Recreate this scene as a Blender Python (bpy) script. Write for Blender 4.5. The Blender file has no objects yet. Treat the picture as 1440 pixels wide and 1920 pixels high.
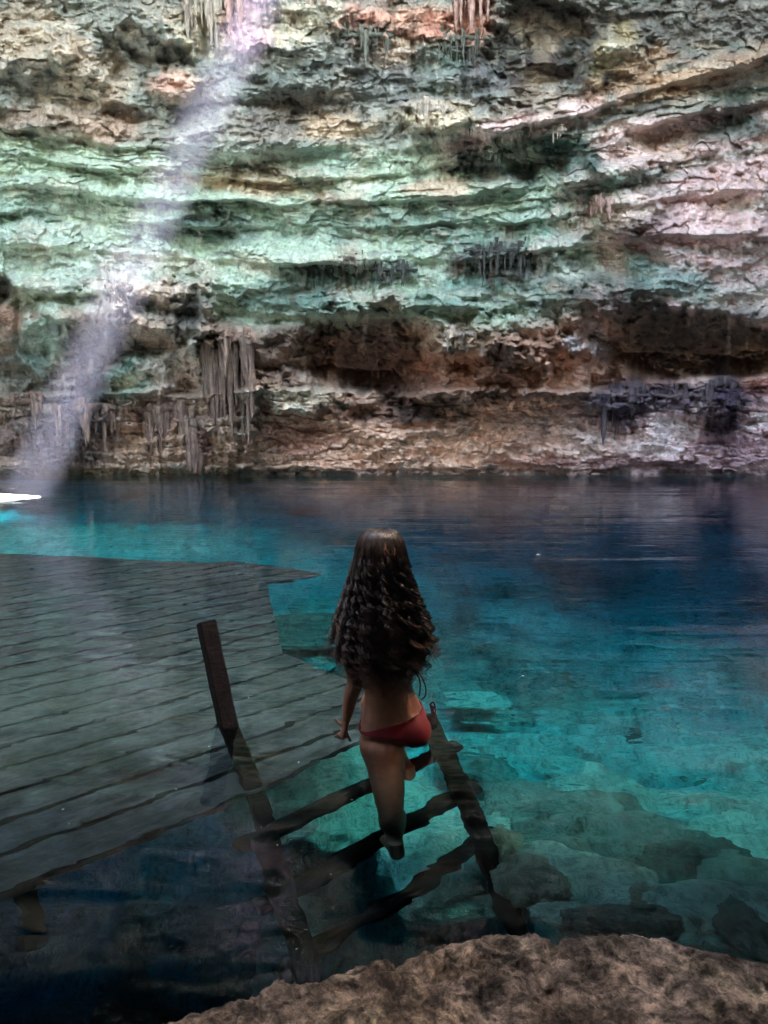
import bpy, math, random
import numpy as np
from mathutils import Vector, Matrix
R = math.radians
random.seed(7); rng = np.random.default_rng(7)
scene = bpy.context.scene
col = scene.collection

# ------------------------------------------------------------------ camera
F = 960/math.tan(R(33.5)); PITCH = math.atan(170/F); H = 1.4
cd = bpy.data.cameras.new('camera'); cam = bpy.data.objects.new('camera', cd); col.objects.link(cam)
cam.location = (0, 0, H); cam.rotation_euler = (math.pi/2-PITCH, 0, 0)
cd.sensor_fit = 'VERTICAL'; cd.angle_y = R(67); cd.clip_start = 0.05; cd.clip_end = 500
scene.camera = cam

# ------------------------------------------------------------------ world and sun
MIST = .065
TOSUN = Vector((0.425, 0.10, 0.89)).normalized()
w = bpy.data.worlds.new('World'); scene.world = w; w.use_nodes = True
nt = w.node_tree; bg = nt.nodes['Background']
sky = nt.nodes.new('ShaderNodeTexSky'); sky.sky_type = 'NISHITA'; sky.sun_disc = False
sky.sun_elevation = math.asin(TOSUN.z); sky.sun_rotation = math.atan2(TOSUN.x, TOSUN.y)
sky.air_density = 1.0; sky.dust_density = 3.5; sky.ozone_density = 0.6
hz = nt.nodes.new('ShaderNodeMix'); hz.data_type = 'RGBA'; hz.blend_type = 'MULTIPLY'; hz.inputs[0].default_value = 1; hz.inputs[7].default_value = (1, .90, .77, 1)
nt.links.new(sky.outputs[0], hz.inputs[6]); nt.links.new(hz.outputs[2], bg.inputs[0]); bg.inputs[1].default_value = 0.15
sl = bpy.data.lights.new('sun', 'SUN'); sl.energy = 4.0; sl.angle = R(0.5); sl.color = (1, .95, .88)
sun = bpy.data.objects.new('sun', sl); col.objects.link(sun)
sun.rotation_euler = TOSUN.to_track_quat('Z', 'Y').to_euler()
scene.view_settings.view_transform = 'Standard'; scene.view_settings.look = 'None'
scene.view_settings.exposure = 5.28; scene.view_settings.gamma = 1
cy = scene.cycles
cy.use_denoising = True; cy.max_bounces = 14; cy.diffuse_bounces = 5; cy.glossy_bounces = 4
cy.transmission_bounces = 10; cy.volume_bounces = 0; cy.transparent_max_bounces = 16
cy.sample_clamp_indirect = 4.0; cy.sample_clamp_direct = 0; cy.blur_glossy = 1.0
cy.caustics_refractive = True; cy.caustics_reflective = True
try:
    cy.denoiser = 'OPENIMAGEDENOISE'; cy.denoising_input_passes = 'RGB_ALBEDO_NORMAL'; cy.denoising_prefilter = 'ACCURATE'
except Exception: pass

# ------------------------------------------------------------------ geometry of sight: where a thing seen through air or water stands
CAM = np.array([0, 0, H]); FW = np.array([0, math.cos(PITCH), -math.sin(PITCH)]); UP = np.array([0, math.sin(PITCH), math.cos(PITCH)])
def ray(px, py):
    d = FW+np.array([1., 0, 0])*(px-720)/F+UP*(960-py)/F
    return d/np.linalg.norm(d)
def W(px, py, D=0.):
    """point on the water (D=0), at depth D below it (refracted) or at height -D above it"""
    d = ray(px, py)
    if D <= 0: return CAM+d*((-D-H)/d[2])
    p = CAM-d*(H/d[2]); n = 1/1.33; c = -d[2]; k = math.sqrt(1-n*n*(1-c*c)); t = n*d+(n*c-k)*np.array([0, 0, 1.])
    return p+t*(D/-t[2])
def atY(px, py, Y):
    d = ray(px, py); return CAM+d*(Y/d[1])

# ------------------------------------------------------------------ numpy noise
_perm = rng.permutation(256).astype(np.int32); _perm = np.concatenate([_perm, _perm, _perm])
_val = rng.random(256)*2-1
_g = rng.normal(size=(256, 3)); _g /= np.linalg.norm(_g, axis=1)[:, None]
def _h(i, j, k): return _perm[_perm[_perm[i & 255]+(j & 255)]+(k & 255)]
def perlin(x, y, z):
    xi = np.floor(x).astype(np.int32); yi = np.floor(y).astype(np.int32); zi = np.floor(z).astype(np.int32)
    fx = x-xi; fy = y-yi; fz = z-zi
    u = fx*fx*fx*(fx*(fx*6-15)+10); v = fy*fy*fy*(fy*(fy*6-15)+10); ww = fz*fz*fz*(fz*(fz*6-15)+10)
    def g(a, b, c):
        q = _g[_h(xi+a, yi+b, zi+c)]; return q[..., 0]*(fx-a)+q[..., 1]*(fy-b)+q[..., 2]*(fz-c)
    x00 = g(0,0,0)*(1-u)+g(1,0,0)*u; x10 = g(0,1,0)*(1-u)+g(1,1,0)*u
    x01 = g(0,0,1)*(1-u)+g(1,0,1)*u; x11 = g(0,1,1)*(1-u)+g(1,1,1)*u
    return ((x00*(1-v)+x10*v)*(1-ww)+(x01*(1-v)+x11*v)*ww)*1.6
def fbm(x, y, z, o=4, lac=2.03, gain=.5):
    s = 0; a = 1; t = 0
    for i in range(o):
        s = s+a*perlin(x+i*7.3, y+i*3.1, z-i*5.7); t += a; a *= gain; x = x*lac; y = y*lac; z = z*lac
    return s/t
def ridged(x, y, z, o=4, gain=.55):
    s = 0; a = 1; t = 0
    for i in range(o):
        s = s+a*(1-np.abs(perlin(x+i*4.7, y-i*6.1, z+i*2.9))*2); t += a; a *= gain; x = x*2.1; y = y*2.1; z = z*2.1
    return s/t
def cell2(x, y):
    """2D cellular noise: (distance to the nearest point, distance to the edge between two, value of the cell)"""
    xi = np.floor(x).astype(np.int32); yi = np.floor(y).astype(np.int32)
    f1 = np.full(x.shape, 9.); f2 = np.full(x.shape, 9.); cv = np.zeros(x.shape)
    for a in (-1, 0, 1):
        for b in (-1, 0, 1):
            h = _h(xi+a, yi+b, 5+0*xi); h2 = _perm[h+17]
            d = (xi+a+.5+.45*_val[h]-x)**2+(yi+b+.5+.45*_val[h2]-y)**2
            m = d < f1; f2 = np.where(m, f1, np.minimum(f2, d)); f1 = np.where(m, d, f1); cv = np.where(m, _val[_perm[h+91]], cv)
    return np.sqrt(f1), np.sqrt(f2)-np.sqrt(f1), cv
def sstep(a, b, x):
    t = np.clip((x-a)/(b-a), 0, 1); return t*t*(3-2*t)
def s2l(c): 
    c = np.asarray(c, float)/255; return np.where(c < .04045, c/12.92, ((c+.055)/1.055)**2.4)

# ------------------------------------------------------------------ mesh helpers
def tag(o, label=None, cat=None, group=None, kind=None):
    if label: o['label'] = label
    if cat: o['category'] = cat
    if group: o['group'] = group
    if kind: o['kind'] = kind
    return o
def mesh(name, verts, faces, mat, parent=None, smooth=True, colors=None):
    me = bpy.data.meshes.new(name)
    me.from_pydata([tuple(map(float, v)) for v in verts], [], [tuple(map(int, f)) for f in faces])
    return _fin(name, me, mat, parent, smooth, colors)
def _fin(name, me, mat, parent, smooth, colors):
    if colors is not None:
        ca = me.color_attributes.new('tint', 'FLOAT_COLOR', 'POINT')
        c4 = np.ones((len(me.vertices), 4), np.float32); c4[:, :3] = colors; ca.data.foreach_set('color', c4.ravel())
    me.polygons.foreach_set('use_smooth', [smooth]*len(me.polygons)); me.update()
    o = bpy.data.objects.new(name, me); col.objects.link(o)
    if mat: me.materials.append(mat)
    if parent: o.parent = parent
    return o
def grid_mesh(name, P, mat, parent=None, colors=None, smooth=True, flip=False):
    """P: (n, m, 3) array of points"""
    n, m = P.shape[:2]; idx = np.arange(n*m).reshape(n, m)
    q = np.stack([idx[:-1, :-1], idx[1:, :-1], idx[1:, 1:], idx[:-1, 1:]], -1).reshape(-1, 4)
    if flip: q = q[:, ::-1]
    me = bpy.data.meshes.new(name); me.vertices.add(n*m); me.vertices.foreach_set('co', P.astype(np.float32).ravel())
    nf = len(q); me.loops.add(nf*4); me.loops.foreach_set('vertex_index', q.astype(np.int32).ravel())
    me.polygons.add(nf); me.polygons.foreach_set('loop_start', np.arange(0, nf*4, 4, dtype=np.int32))
    try: me.polygons.foreach_set('loop_total', np.full(nf, 4, dtype=np.int32))
    except Exception: pass
    me.update(calc_edges=True); me.validate()
    return _fin(name, me, mat, parent, smooth, None if colors is None else colors.reshape(-1, 3))
def frame_of(d):
    d = d/np.linalg.norm(d); a = np.array([0, 0, 1.]) if abs(d[2]) < .9 else np.array([1., 0, 0])
    u = np.cross(d, a); u /= np.linalg.norm(u); return u, np.cross(d, u)
def tube_vf(pts, rad, n=10, cap=True, ell=None, tw=None):
    """tube along pts with radii; ell = second radius list; returns verts, faces"""
    pts = np.asarray(pts, float); rad = np.asarray(rad, float)*np.ones(len(pts)); V = []; Fc = []
    r2 = rad if ell is None else np.asarray(ell, float)*np.ones(len(pts))
    u = None
    for i, p in enumerate(pts):
        d = pts[min(i+1, len(pts)-1)]-pts[max(i-1, 0)]; d /= np.linalg.norm(d)+1e-9
        if u is None: u, v = frame_of(d)
        else:
            u = u-d*(u@d); u /= np.linalg.norm(u)+1e-9; v = np.cross(d, u)
        for k in range(n):
            a = 2*math.pi*k/n; V.append(p+u*math.cos(a)*rad[i]+v*math.sin(a)*r2[i])
    for i in range(len(pts)-1):
        for k in range(n):
            a = i*n+k; b = i*n+(k+1) % n; Fc.append((a, b, b+n, a+n))
    if cap:
        Fc.append(tuple(range(n-1, -1, -1))); Fc.append(tuple((len(pts)-1)*n+k for k in range(n)))
    return V, Fc
class MB:
    def __init__(s): s.V = []; s.F = []
    def add(s, V, Fc):
        b = len(s.V); s.V += [np.asarray(v, float) for v in V]; s.F += [tuple(i+b for i in f) for f in Fc]; return s
    def tube(s, *a, **k): return s.add(*tube_vf(*a, **k))
    def build(s, name, mat, parent=None, smooth=True, off=None):
        V = s.V if off is None else [v-off for v in s.V]
        return mesh(name, V, s.F, mat, parent, smooth)
def empty(name, loc=(0, 0, 0)):
    o = bpy.data.objects.new(name, None); o.empty_display_size = .1; col.objects.link(o); o.location = tuple(map(float, loc)); return o

# ------------------------------------------------------------------ materials
class NT:
    def __init__(s, name):
        s.m = bpy.data.materials.new(name); s.m.use_nodes = True; s.t = s.m.node_tree; s.N = s.t.nodes; s.L = s.t.links
        s.b = s.N['Principled BSDF']; s.out = s.N['Material Output']
    def n(s, typ, **kw):
        x = s.N.new(typ)
        for k, v in kw.items():
            if k.startswith('_'): setattr(x, k[1:], v)
            else: x.inputs[k.replace('__', ' ')].default_value = v
        return x
    def link(s, a, b): s.L.new(a, b)
    def noise(s, vec, scale, detail=5, rough=.6, dist=0.):
        x = s.n('ShaderNodeTexNoise', Scale=scale, Detail=detail, Roughness=rough, Distortion=dist); s.link(vec, x.inputs['Vector']); return x.outputs['Fac']
    def ramp(s, fac, stops):
        r = s.n('ShaderNodeValToRGB'); s.link(fac, r.inputs[0]); e = r.color_ramp.elements
        while len(e) < len(stops): e.new(.5)
        for q, (p, c) in zip(e, stops):
            q.position = p; q.color = (*(c if hasattr(c, '__len__') else (c, c, c)), 1)
        return r.outputs[0]
    def mix(s, fac, a, b, mode='MIX'):
        x = s.n('ShaderNodeMix', _data_type='RGBA', _blend_type=mode)
        for i, v in ((0, fac), (6, a), (7, b)):
            if hasattr(v, 'is_output'): s.link(v, x.inputs[i])
            else: x.inputs[i].default_value = v if i == 0 else (*v, 1)
        return x.outputs[2]
    def bump(s, h, strength, dist, prev=None):
        x = s.n('ShaderNodeBump', Strength=strength, Distance=dist); s.link(h, x.inputs['Height'])
        if prev is not None: s.link(prev, x.inputs['Normal'])
        return x.outputs[0]
    def obj(s, sc=(1, 1, 1), src='Object'):
        tc = s.n('ShaderNodeTexCoord'); mp = s.n('ShaderNodeMapping'); mp.inputs['Scale'].default_value = sc
        s.link(tc.outputs[src], mp.inputs[0]); return mp.outputs[0]

def rock_material(name, tinted=True, base=(.3, .27, .24), sc=1., rough=.85, bumpd=.05, contrast=.42, spec=.3):
    m = NT(name); v = m.obj(); v2 = m.obj((1, 1, .35))
    if tinted:
        at = m.n('ShaderNodeAttribute', _attribute_name='tint'); c0 = at.outputs['Color']
    else:
        rgb = m.n('ShaderNodeRGB'); rgb.outputs[0].default_value = (*base, 1); c0 = rgb.outputs[0]
    n1 = m.noise(v, 3.2*sc, 8, .68, .4); n2 = m.noise(v2, 9*sc, 7, .7, .3); n3 = m.noise(v, 30*sc, 4, .6)
    lo = 1-contrast
    k1 = m.ramp(n1, [(.3, lo), (.5, 1.), (.72, 1.4)]); k2 = m.ramp(n2, [(.33, lo+.1), (.5, 1), (.7, 1.22)])
    c = m.mix(.85, c0, k1, 'MULTIPLY'); c = m.mix(.85, c, k2, 'MULTIPLY')
    m.link(c, m.b.inputs['Base Color']); m.b.inputs['Roughness'].default_value = rough
    m.b.inputs['Specular IOR Level'].default_value = spec
    b = m.bump(n1, .9, bumpd*2.2/sc); b = m.bump(n2, .8, bumpd/sc, b); b = m.bump(n3, .6, bumpd*.3/sc, b)
    m.link(b, m.b.inputs['Normal'])
    return m
M_wall = rock_material('cave_rock', bumpd=.07)
M_ledge = rock_material('ledge_rock', sc=11, bumpd=.06, contrast=.6)
def pitted_material():
    m = NT('pitted_limestone'); v = m.obj(); at = m.n('ShaderNodeAttribute', _attribute_name='tint')
    n1 = m.noise(v, 14, 9, .74, .5); n2 = m.noise(v, 45, 7, .72, .4); n3 = m.noise(v, 4.5, 6, .65, .3)
    vo = m.n('ShaderNodeTexVoronoi', Scale=26.); vo.feature = 'F1'; nd = m.n('ShaderNodeTexNoise', Scale=18., Detail=5.); m.link(v, nd.inputs['Vector'])
    ad = m.n('ShaderNodeVectorMath', _operation='MULTIPLY_ADD'); m.link(nd.outputs['Color'], ad.inputs[0]); ad.inputs[1].default_value = (.09, .09, .09); m.link(v, ad.inputs[2]); m.link(ad.outputs[0], vo.inputs['Vector'])
    pit = m.ramp(vo.outputs['Distance'], [(.08, 0.), (.30, 1.)])
    c = m.mix(1., at.outputs['Color'], m.ramp(n1, [(.38, .15), (.5, .9), (.6, 1.9)]), 'MULTIPLY'); c = m.mix(1., c, m.ramp(n2, [(.38, .4), (.5, 1.), (.62, 1.5)]), 'MULTIPLY'); c = m.mix(.7, c, pit, 'MULTIPLY'); c = m.mix(.8, c, m.ramp(n3, [(.38, .45), (.6, 1.3)]), 'MULTIPLY')
    m.link(c, m.b.inputs['Base Color']); m.b.inputs['Roughness'].default_value = .8; m.b.inputs['Specular IOR Level'].default_value = .4
    m.link(m.bump(n2, 1., .012, m.bump(n1, 1., .035, m.bump(pit, .9, .014))), m.b.inputs['Normal']); return m
M_ledge = pitted_material()
M_bed = rock_material('lake_bed', sc=2.6, bumpd=.08, contrast=.7, rough=1, spec=.1)
M_blocker = rock_material('blocker_rock', tinted=False, base=(.055, .05, .045), bumpd=.07)
def boulder_mat(name, c, sc=2.5): return rock_material(name, tinted=False, base=c, sc=sc, bumpd=.09, contrast=.72, rough=.95, spec=.1)
M_bpale = boulder_mat('pale_boulder', (.54, .56, .50)); M_bmid = boulder_mat('grey_boulder', (.24, .27, .25)); M_bdark = boulder_mat('dark_boulder', (.13, .15, .14)); M_bbrown = boulder_mat('brown_boulder', (.42, .32, .25))
def drip_material(name, c, c2):
    m = NT(name); v = m.obj((5, 5, .6)); n1 = m.noise(v, 2.5, 6, .65); n2 = m.noise(m.obj(), 9, 5, .6)
    m.link(m.mix(1., m.ramp(n1, [(.35, c2), (.62, c)]), m.ramp(n2, [(.3, .6), (.7, 1.2)]), 'MULTIPLY'), m.b.inputs['Base Color'])
    m.b.inputs['Roughness'].default_value = .8
    m.link(m.bump(n2, .6, .05, m.bump(n1, .8, .1)), m.b.inputs['Normal']); return m.m
for q in ('M_wall', 'M_ledge', 'M_bed', 'M_blocker', 'M_bpale', 'M_bmid', 'M_bdark', 'M_bbrown'): globals()[q] = globals()[q].m

# water: one closed body, clear surface with small waves, blue-green absorption inside
def water_material():
    m = NT('clear_water'); m.N.remove(m.b)
    v1 = m.obj((.55, 1.7, 1)); v2 = m.obj((1, 1.6, 1)); 
    n1 = m.noise(v1, 1.6, 1.5, .5, .6); n2 = m.noise(v2, 5.5, 1, .4, .5)
    n3 = m.noise(m.obj((.16, 1., 1)), 1.1, 3, .6, .3); b = m.bump(n2, 1., .0032, m.bump(n1, 1., .010, m.bump(n3, 1., .022)))
    gl = m.n('ShaderNodeBsdfGlossy', Roughness=.02); rf = m.n('ShaderNodeBsdfRefraction', IOR=1.33, Roughness=0.)
    fr = m.n('ShaderNodeFresnel', IOR=1.33); mx = m.n('ShaderNodeMixShader')
    for x in (gl, rf, fr): m.link(b, x.inputs['Normal'])
    m.link(fr.outputs[0], mx.inputs[0]); m.link(rf.outputs[0], mx.inputs[1]); m.link(gl.outputs[0], mx.inputs[2])
    m.link(mx.outputs[0], m.out.inputs['Surface'])
    ab = m.n('ShaderNodeVolumeAbsorption', Density=.8); ab.inputs['Color'].default_value = (.03, .79, .855, 1)
    m.link(ab.outputs[0], m.out.inputs['Volume'])
    return m.m
M_water = water_material()

# ------------------------------------------------------------------ cave wall
SX = np.array([0, 240, 480, 720, 960, 1200, 1440.])
LV = np.array([
 [-700]*7,
 [-40, -40, -40, -40, -60, -100, -150],
 [150, 205, 200, 180, 165, 100, 20],
 [245, 285, 300, 288, 255, 185, 115],
 [300, 330, 345, 330, 300, 250, 190],
 [355, 375, 385, 385, 370, 320, 250],
 [400, 415, 435, 430, 420, 390, 360],
 [470, 480, 500, 505, 480, 450, 450],
 [545, 570, 590, 598, 590, 580, 610],
 [660, 670, 690, 690, 680, 660, 660],
 [740, 740, 735, 738, 735, 722, 700],
 [790, 800, 800, 805, 800, 790, 790],
 [893, 893, 890, 885, 884, 884, 886],
 [1400]*7], float)
NL = len(LV)
def strata(px, py):
    L = np.stack([np.interp(px, SX, LV[k]) for k in range(NL)], -1)
    s = np.zeros(px.shape)
    for k in range(NL-1):
        s = np.where(py >= L[..., k], k+np.clip((py-L[..., k])/(L[..., k+1]-L[..., k]), 0, 1), s)
    return s
PS = [0, 1, 2, 3, 4, 5, 6, 7, 7.85, 8.2, 9, 9.85, 10.05, 11, 12, 13]
PP = [3.3, 3.2, 2.7, 2.35, 2.1, 2.0, 1.8, 1.7, 1.6, 1.0, -1.1, -.7, .9, 1.05, .85, -2.5]
def blob(px, py, cx, cy, rx, ry, wob, ang=0., soft=.45):
    a = R(ang); dx = px-cx; dy = py-cy; u = (dx*math.cos(a)+dy*math.sin(a))/rx; v = (-dx*math.sin(a)+dy*math.cos(a))/ry
    return 1-sstep(1-soft, 1+soft, np.sqrt(u*u+v*v)+wob)
# dripstone curtains hanging on the wall: cx, cy, rx, ry, strength
FLUTES = [(1060, 560, 80, 40, .7), (760, 540, 120, 40, .6), (370, 40, 90, 70, 1.), (470, 30, 50, 80, 1.), (600, 30, 90, 70, .8), (790, 60, 140, 60, .9), (880, 120, 60, 110, .8), (640, 130, 60, 80, .5),
          (430, 740, 80, 120, 1.3), (320, 810, 90, 90, .9), (160, 800, 110, 80, .8), (60, 790, 60, 60, .6), (1160, 770, 60, 60, 1.1), (1350, 770, 60, 80, 1.1), (1250, 745, 90, 40, .8),
          (800, 225, 90, 35, .7), (950, 215, 60, 40, .6), (1010, 250, 160, 30, .6), (940, 490, 110, 60, 1.), (660, 520, 130, 50, .9), (220, 560, 70, 70, .8), (350, 560, 70, 60, .6),
          (860, 650, 110, 50, .6), (1080, 620, 90, 60, .5), (100, 215, 90, 35, .5), (900, 300, 60, 30, .6), (820, 340, 60, 25, .5), (480, 340, 120, 30, .5), (1110, 400, 50, 40, .5)]
# smooth bulges (+) and hollows (-): cx, cy, rx, ry, metres
BULGES = [(950, 635, 170, 45, .9, 0), (540, 640, 70, 40, .7, 0), (1090, 560, 120, 40, .3, 0), (120, 640, 120, 90, .5, 0), (90, 640, 50, 60, .5, 0), (320, 580, 90, 70, .7, 0), (280, 640, 130, 60, .35, -25), (215, 560, 60, 80, .3, 0), (290, 700, 150, 45, .7, -22),
          (430, 740, 60, 130, .6, 0), (345, 700, 30, 50, -.3, 0), (350, 600, 18, 60, -.5, 14), (110, 790, 60, 70, .4, 0), (60, 620, 30, 60, -.6, -20),
          (700, 660, 100, 75, -1.6, 0), (560, 740, 100, 36, 1.1, 0), (545, 690, 70, 40, .4, 0), (880, 690, 120, 60, 1.1, 0), (1030, 690, 130, 50, 1.2, 0), (1110, 610, 60, 60, .8, 20), (1300, 650, 190, 60, -1.3, 5),
          (760, 780, 110, 25, -.5, 0), (1000, 620, 60, 50, .5, 0), (150, 110, 60, 50, .5, 0), (330, 160, 45, 35, .6, 0), (280, 60, 60, 40, .5, 30), (60, 90, 70, 50, .4, 0),
          (190, 100, 30, 60, -.35, -50), (270, 90, 30, 50, -.4, -50), (245, 215, 50, 18, -.5, 10), (330, 110, 20, 30, -.4, 0), (460, 240, 90, 50, .3, 0), (1000, 90, 90, 90, -.7, 0), (1150, 110, 40, 70, .5, 45), (1010, 300, 60, 50, -.8, 20), (930, 320, 70, 30, -.7, 0),
          (1280, 250, 120, 25, -.4, -18), (380, 440, 60, 40, -.4, 0), (1180, 300, 70, 40, .4, 0), (1180, 400, 60, 50, .4, 0), (560, 110, 110, 50, .3, 0), (-6, 545, 20, 26, -.8, 0), (600, 700, 14, 90, -.5, 0), (1130, 700, 30, 30, -.6, 0), (1170, 480, 90, 40, -.4, 10),
          (1160, 750, 60, 22, .45, 0), (1350, 740, 60, 40, .5, 0), (1290, 400, 130, 120, .3, 0), (730, 570, 180, 26, .4, 0), (820, 210, 70, 30, .35, 0)]
def wall_point(px, py, fine=True):
    """world point of the cave wall seen at (px, py); relief grows out of strata, bulges, flutes and fractal noise"""
    dx = (px-720)/F; dz = (960-py)/F; fy = math.cos(PITCH)+math.sin(PITCH)*dz; rx = dx/fy; rz = (-math.sin(PITCH)+math.cos(PITCH)*dz)/fy
    X = rx*21; Z = H+rz*21
    wx = fbm(X*.35, Z*.5, 1.3+0*X, 4); wy = fbm(X*.5, Z*.8, 7.1+0*X, 5)
    s = strata(px+wx*50, py+wy*26)
    p = np.interp(s, PS, PP)
    left = 1-sstep(420, 620, px)               # left of the hollow the lower wall stands forward
    low = sstep(8, 8.4, s)*(1-sstep(9.8, 10.2, s)); p = p+low*left*1.4
    wob = fbm(X*.9, Z*.9, 3.3+0*X, 4)*.75+fbm(X*2.6, Z*3.2, 8.3+0*X, 4)*.45
    for cx, cy, bx, by, a, an in BULGES: p = p+a*1.5*blob(px, py, cx, cy, bx, by, wob, an, .3 if a > 0 else .25)
    # ledges: every stratum leans out towards its lower edge, then breaks back
    up = 1-sstep(7.9, 8.1, s); lo = sstep(9.9, 10.2, s)*(1-sstep(11.9, 12.1, s))
    br = .3+1.05*sstep(-.2, .35, fbm(X*.33, Z*.9, 9+0*X, 3))
    fr = s-np.floor(s); saw = np.where(fr < .88, (fr/.88)**1.4, (1-fr)/.12)
    p = p+saw*.62*br*(up*sstep(1.5, 2.2, s)+.5*lo)
    s3 = s*3.1+fbm(X*.6, Z*1.8, 2.2+0*X, 5)*1.2; f3 = s3-np.floor(s3); saw3 = np.where(f3 < .82, f3/.82, (1-f3)/.18)
    b3 = .1+1.2*sstep(-.2, .4, fbm(X*.7, Z*1.5, 5.5+0*X, 3)); calm = 1-.6*blob(px, py, 100, 480, 220, 120, wob)
    p = p+saw3*.14*b3*(up+lo*.9+.25)*calm
    s4 = s*8.3+fbm(X*1.1, Z*3.5, 4.2+0*X, 5)*2.4; f4 = s4-np.floor(s4); saw4 = np.where(f4 < .8, f4/.8, (1-f4)/.2)
    p = p+saw4*.045*(up+lo*1.6)*(1-.8*sstep(-.1, .5, fbm(X*.8, Z*1., 15+0*X, 3)))
    # fractal body, blocks and cracks
    p = p+fbm(X*.45, Z*.6, 1.+0*X, 5, gain=.55)*.75
    rg = ridged(X*.8+wx, Z*1.2+wy, 4.+0*X, 5); p = p+(rg-.5)*.34
    c1, e1, v1 = cell2(X*1.1+fbm(X*1.5, Z*1.5, 2+0*X, 3)*.9, Z*2.1+fbm(X*1.5, Z*1.5, 8+0*X, 3)*.9)
    p = p+v1*.15-.09*(1-sstep(0, .12, e1))*sstep(-.1, .3, wob)
    c2, e2, v2 = cell2(X*3.3+fbm(X*4, Z*4, 2+0*X, 3)*.9, Z*6.5+fbm(X*4, Z*4, 8+0*X, 3)*.9)
    p = p+(v2*.07-.05*(1-sstep(0, .13, e2)))*(.35+lo)
    p = p+fbm(X*3, Z*3.6, 6.+0*X, 5, gain=.62)*.17
    s5 = (Z*2.6+fbm(X*.45, Z*1.2, 22.+0*X, 4)*1.5+.25*perlin(X*3, Z*4, 1+0*X)); f5 = s5-np.floor(s5); bed = _val[(np.floor(s5).astype(int)*37+np.floor(X*.8+_val[np.floor(s5).astype(int) & 255]*9+fbm(X*2, Z*2, 3+0*X, 3)*1.).astype(int)*11) & 255]
    p = p+lo*((f5 < .86)*f5*.16+bed*.12-.28*sstep(.86, .93, f5)*sstep(-.25, .05, fbm(X*1.1, Z*.8, 31+0*X, 3)))
    fl = np.zeros_like(p)
    for cx, cy, bx, by, a in FLUTES: fl = np.maximum(fl, a*blob(px, py, cx, cy, bx, by, wob*.8))
    q = X*3.1+fbm(X*.8, Z*.5, 3+0*X, 2)*1.2
    rr = 1-np.abs(perlin(q, Z*.35, 1.+0*X))*2.2; rr2 = 1-np.abs(perlin(q*2.3, Z*.6, 5.+0*X))*2.2
    p = p+fl*(.30*rr+.14*rr2-.1)
    # the flank turns towards the camera well outside the picture
    ex = np.maximum(np.abs(px-720)-900, 0); Yb = 21.5-ex*.0022*5
    Y = Yb-p
    return np.stack([rx*Y, Y, H+rz*Y], -1), s, fl, wob, v1, X, Z, rg, e1

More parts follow.
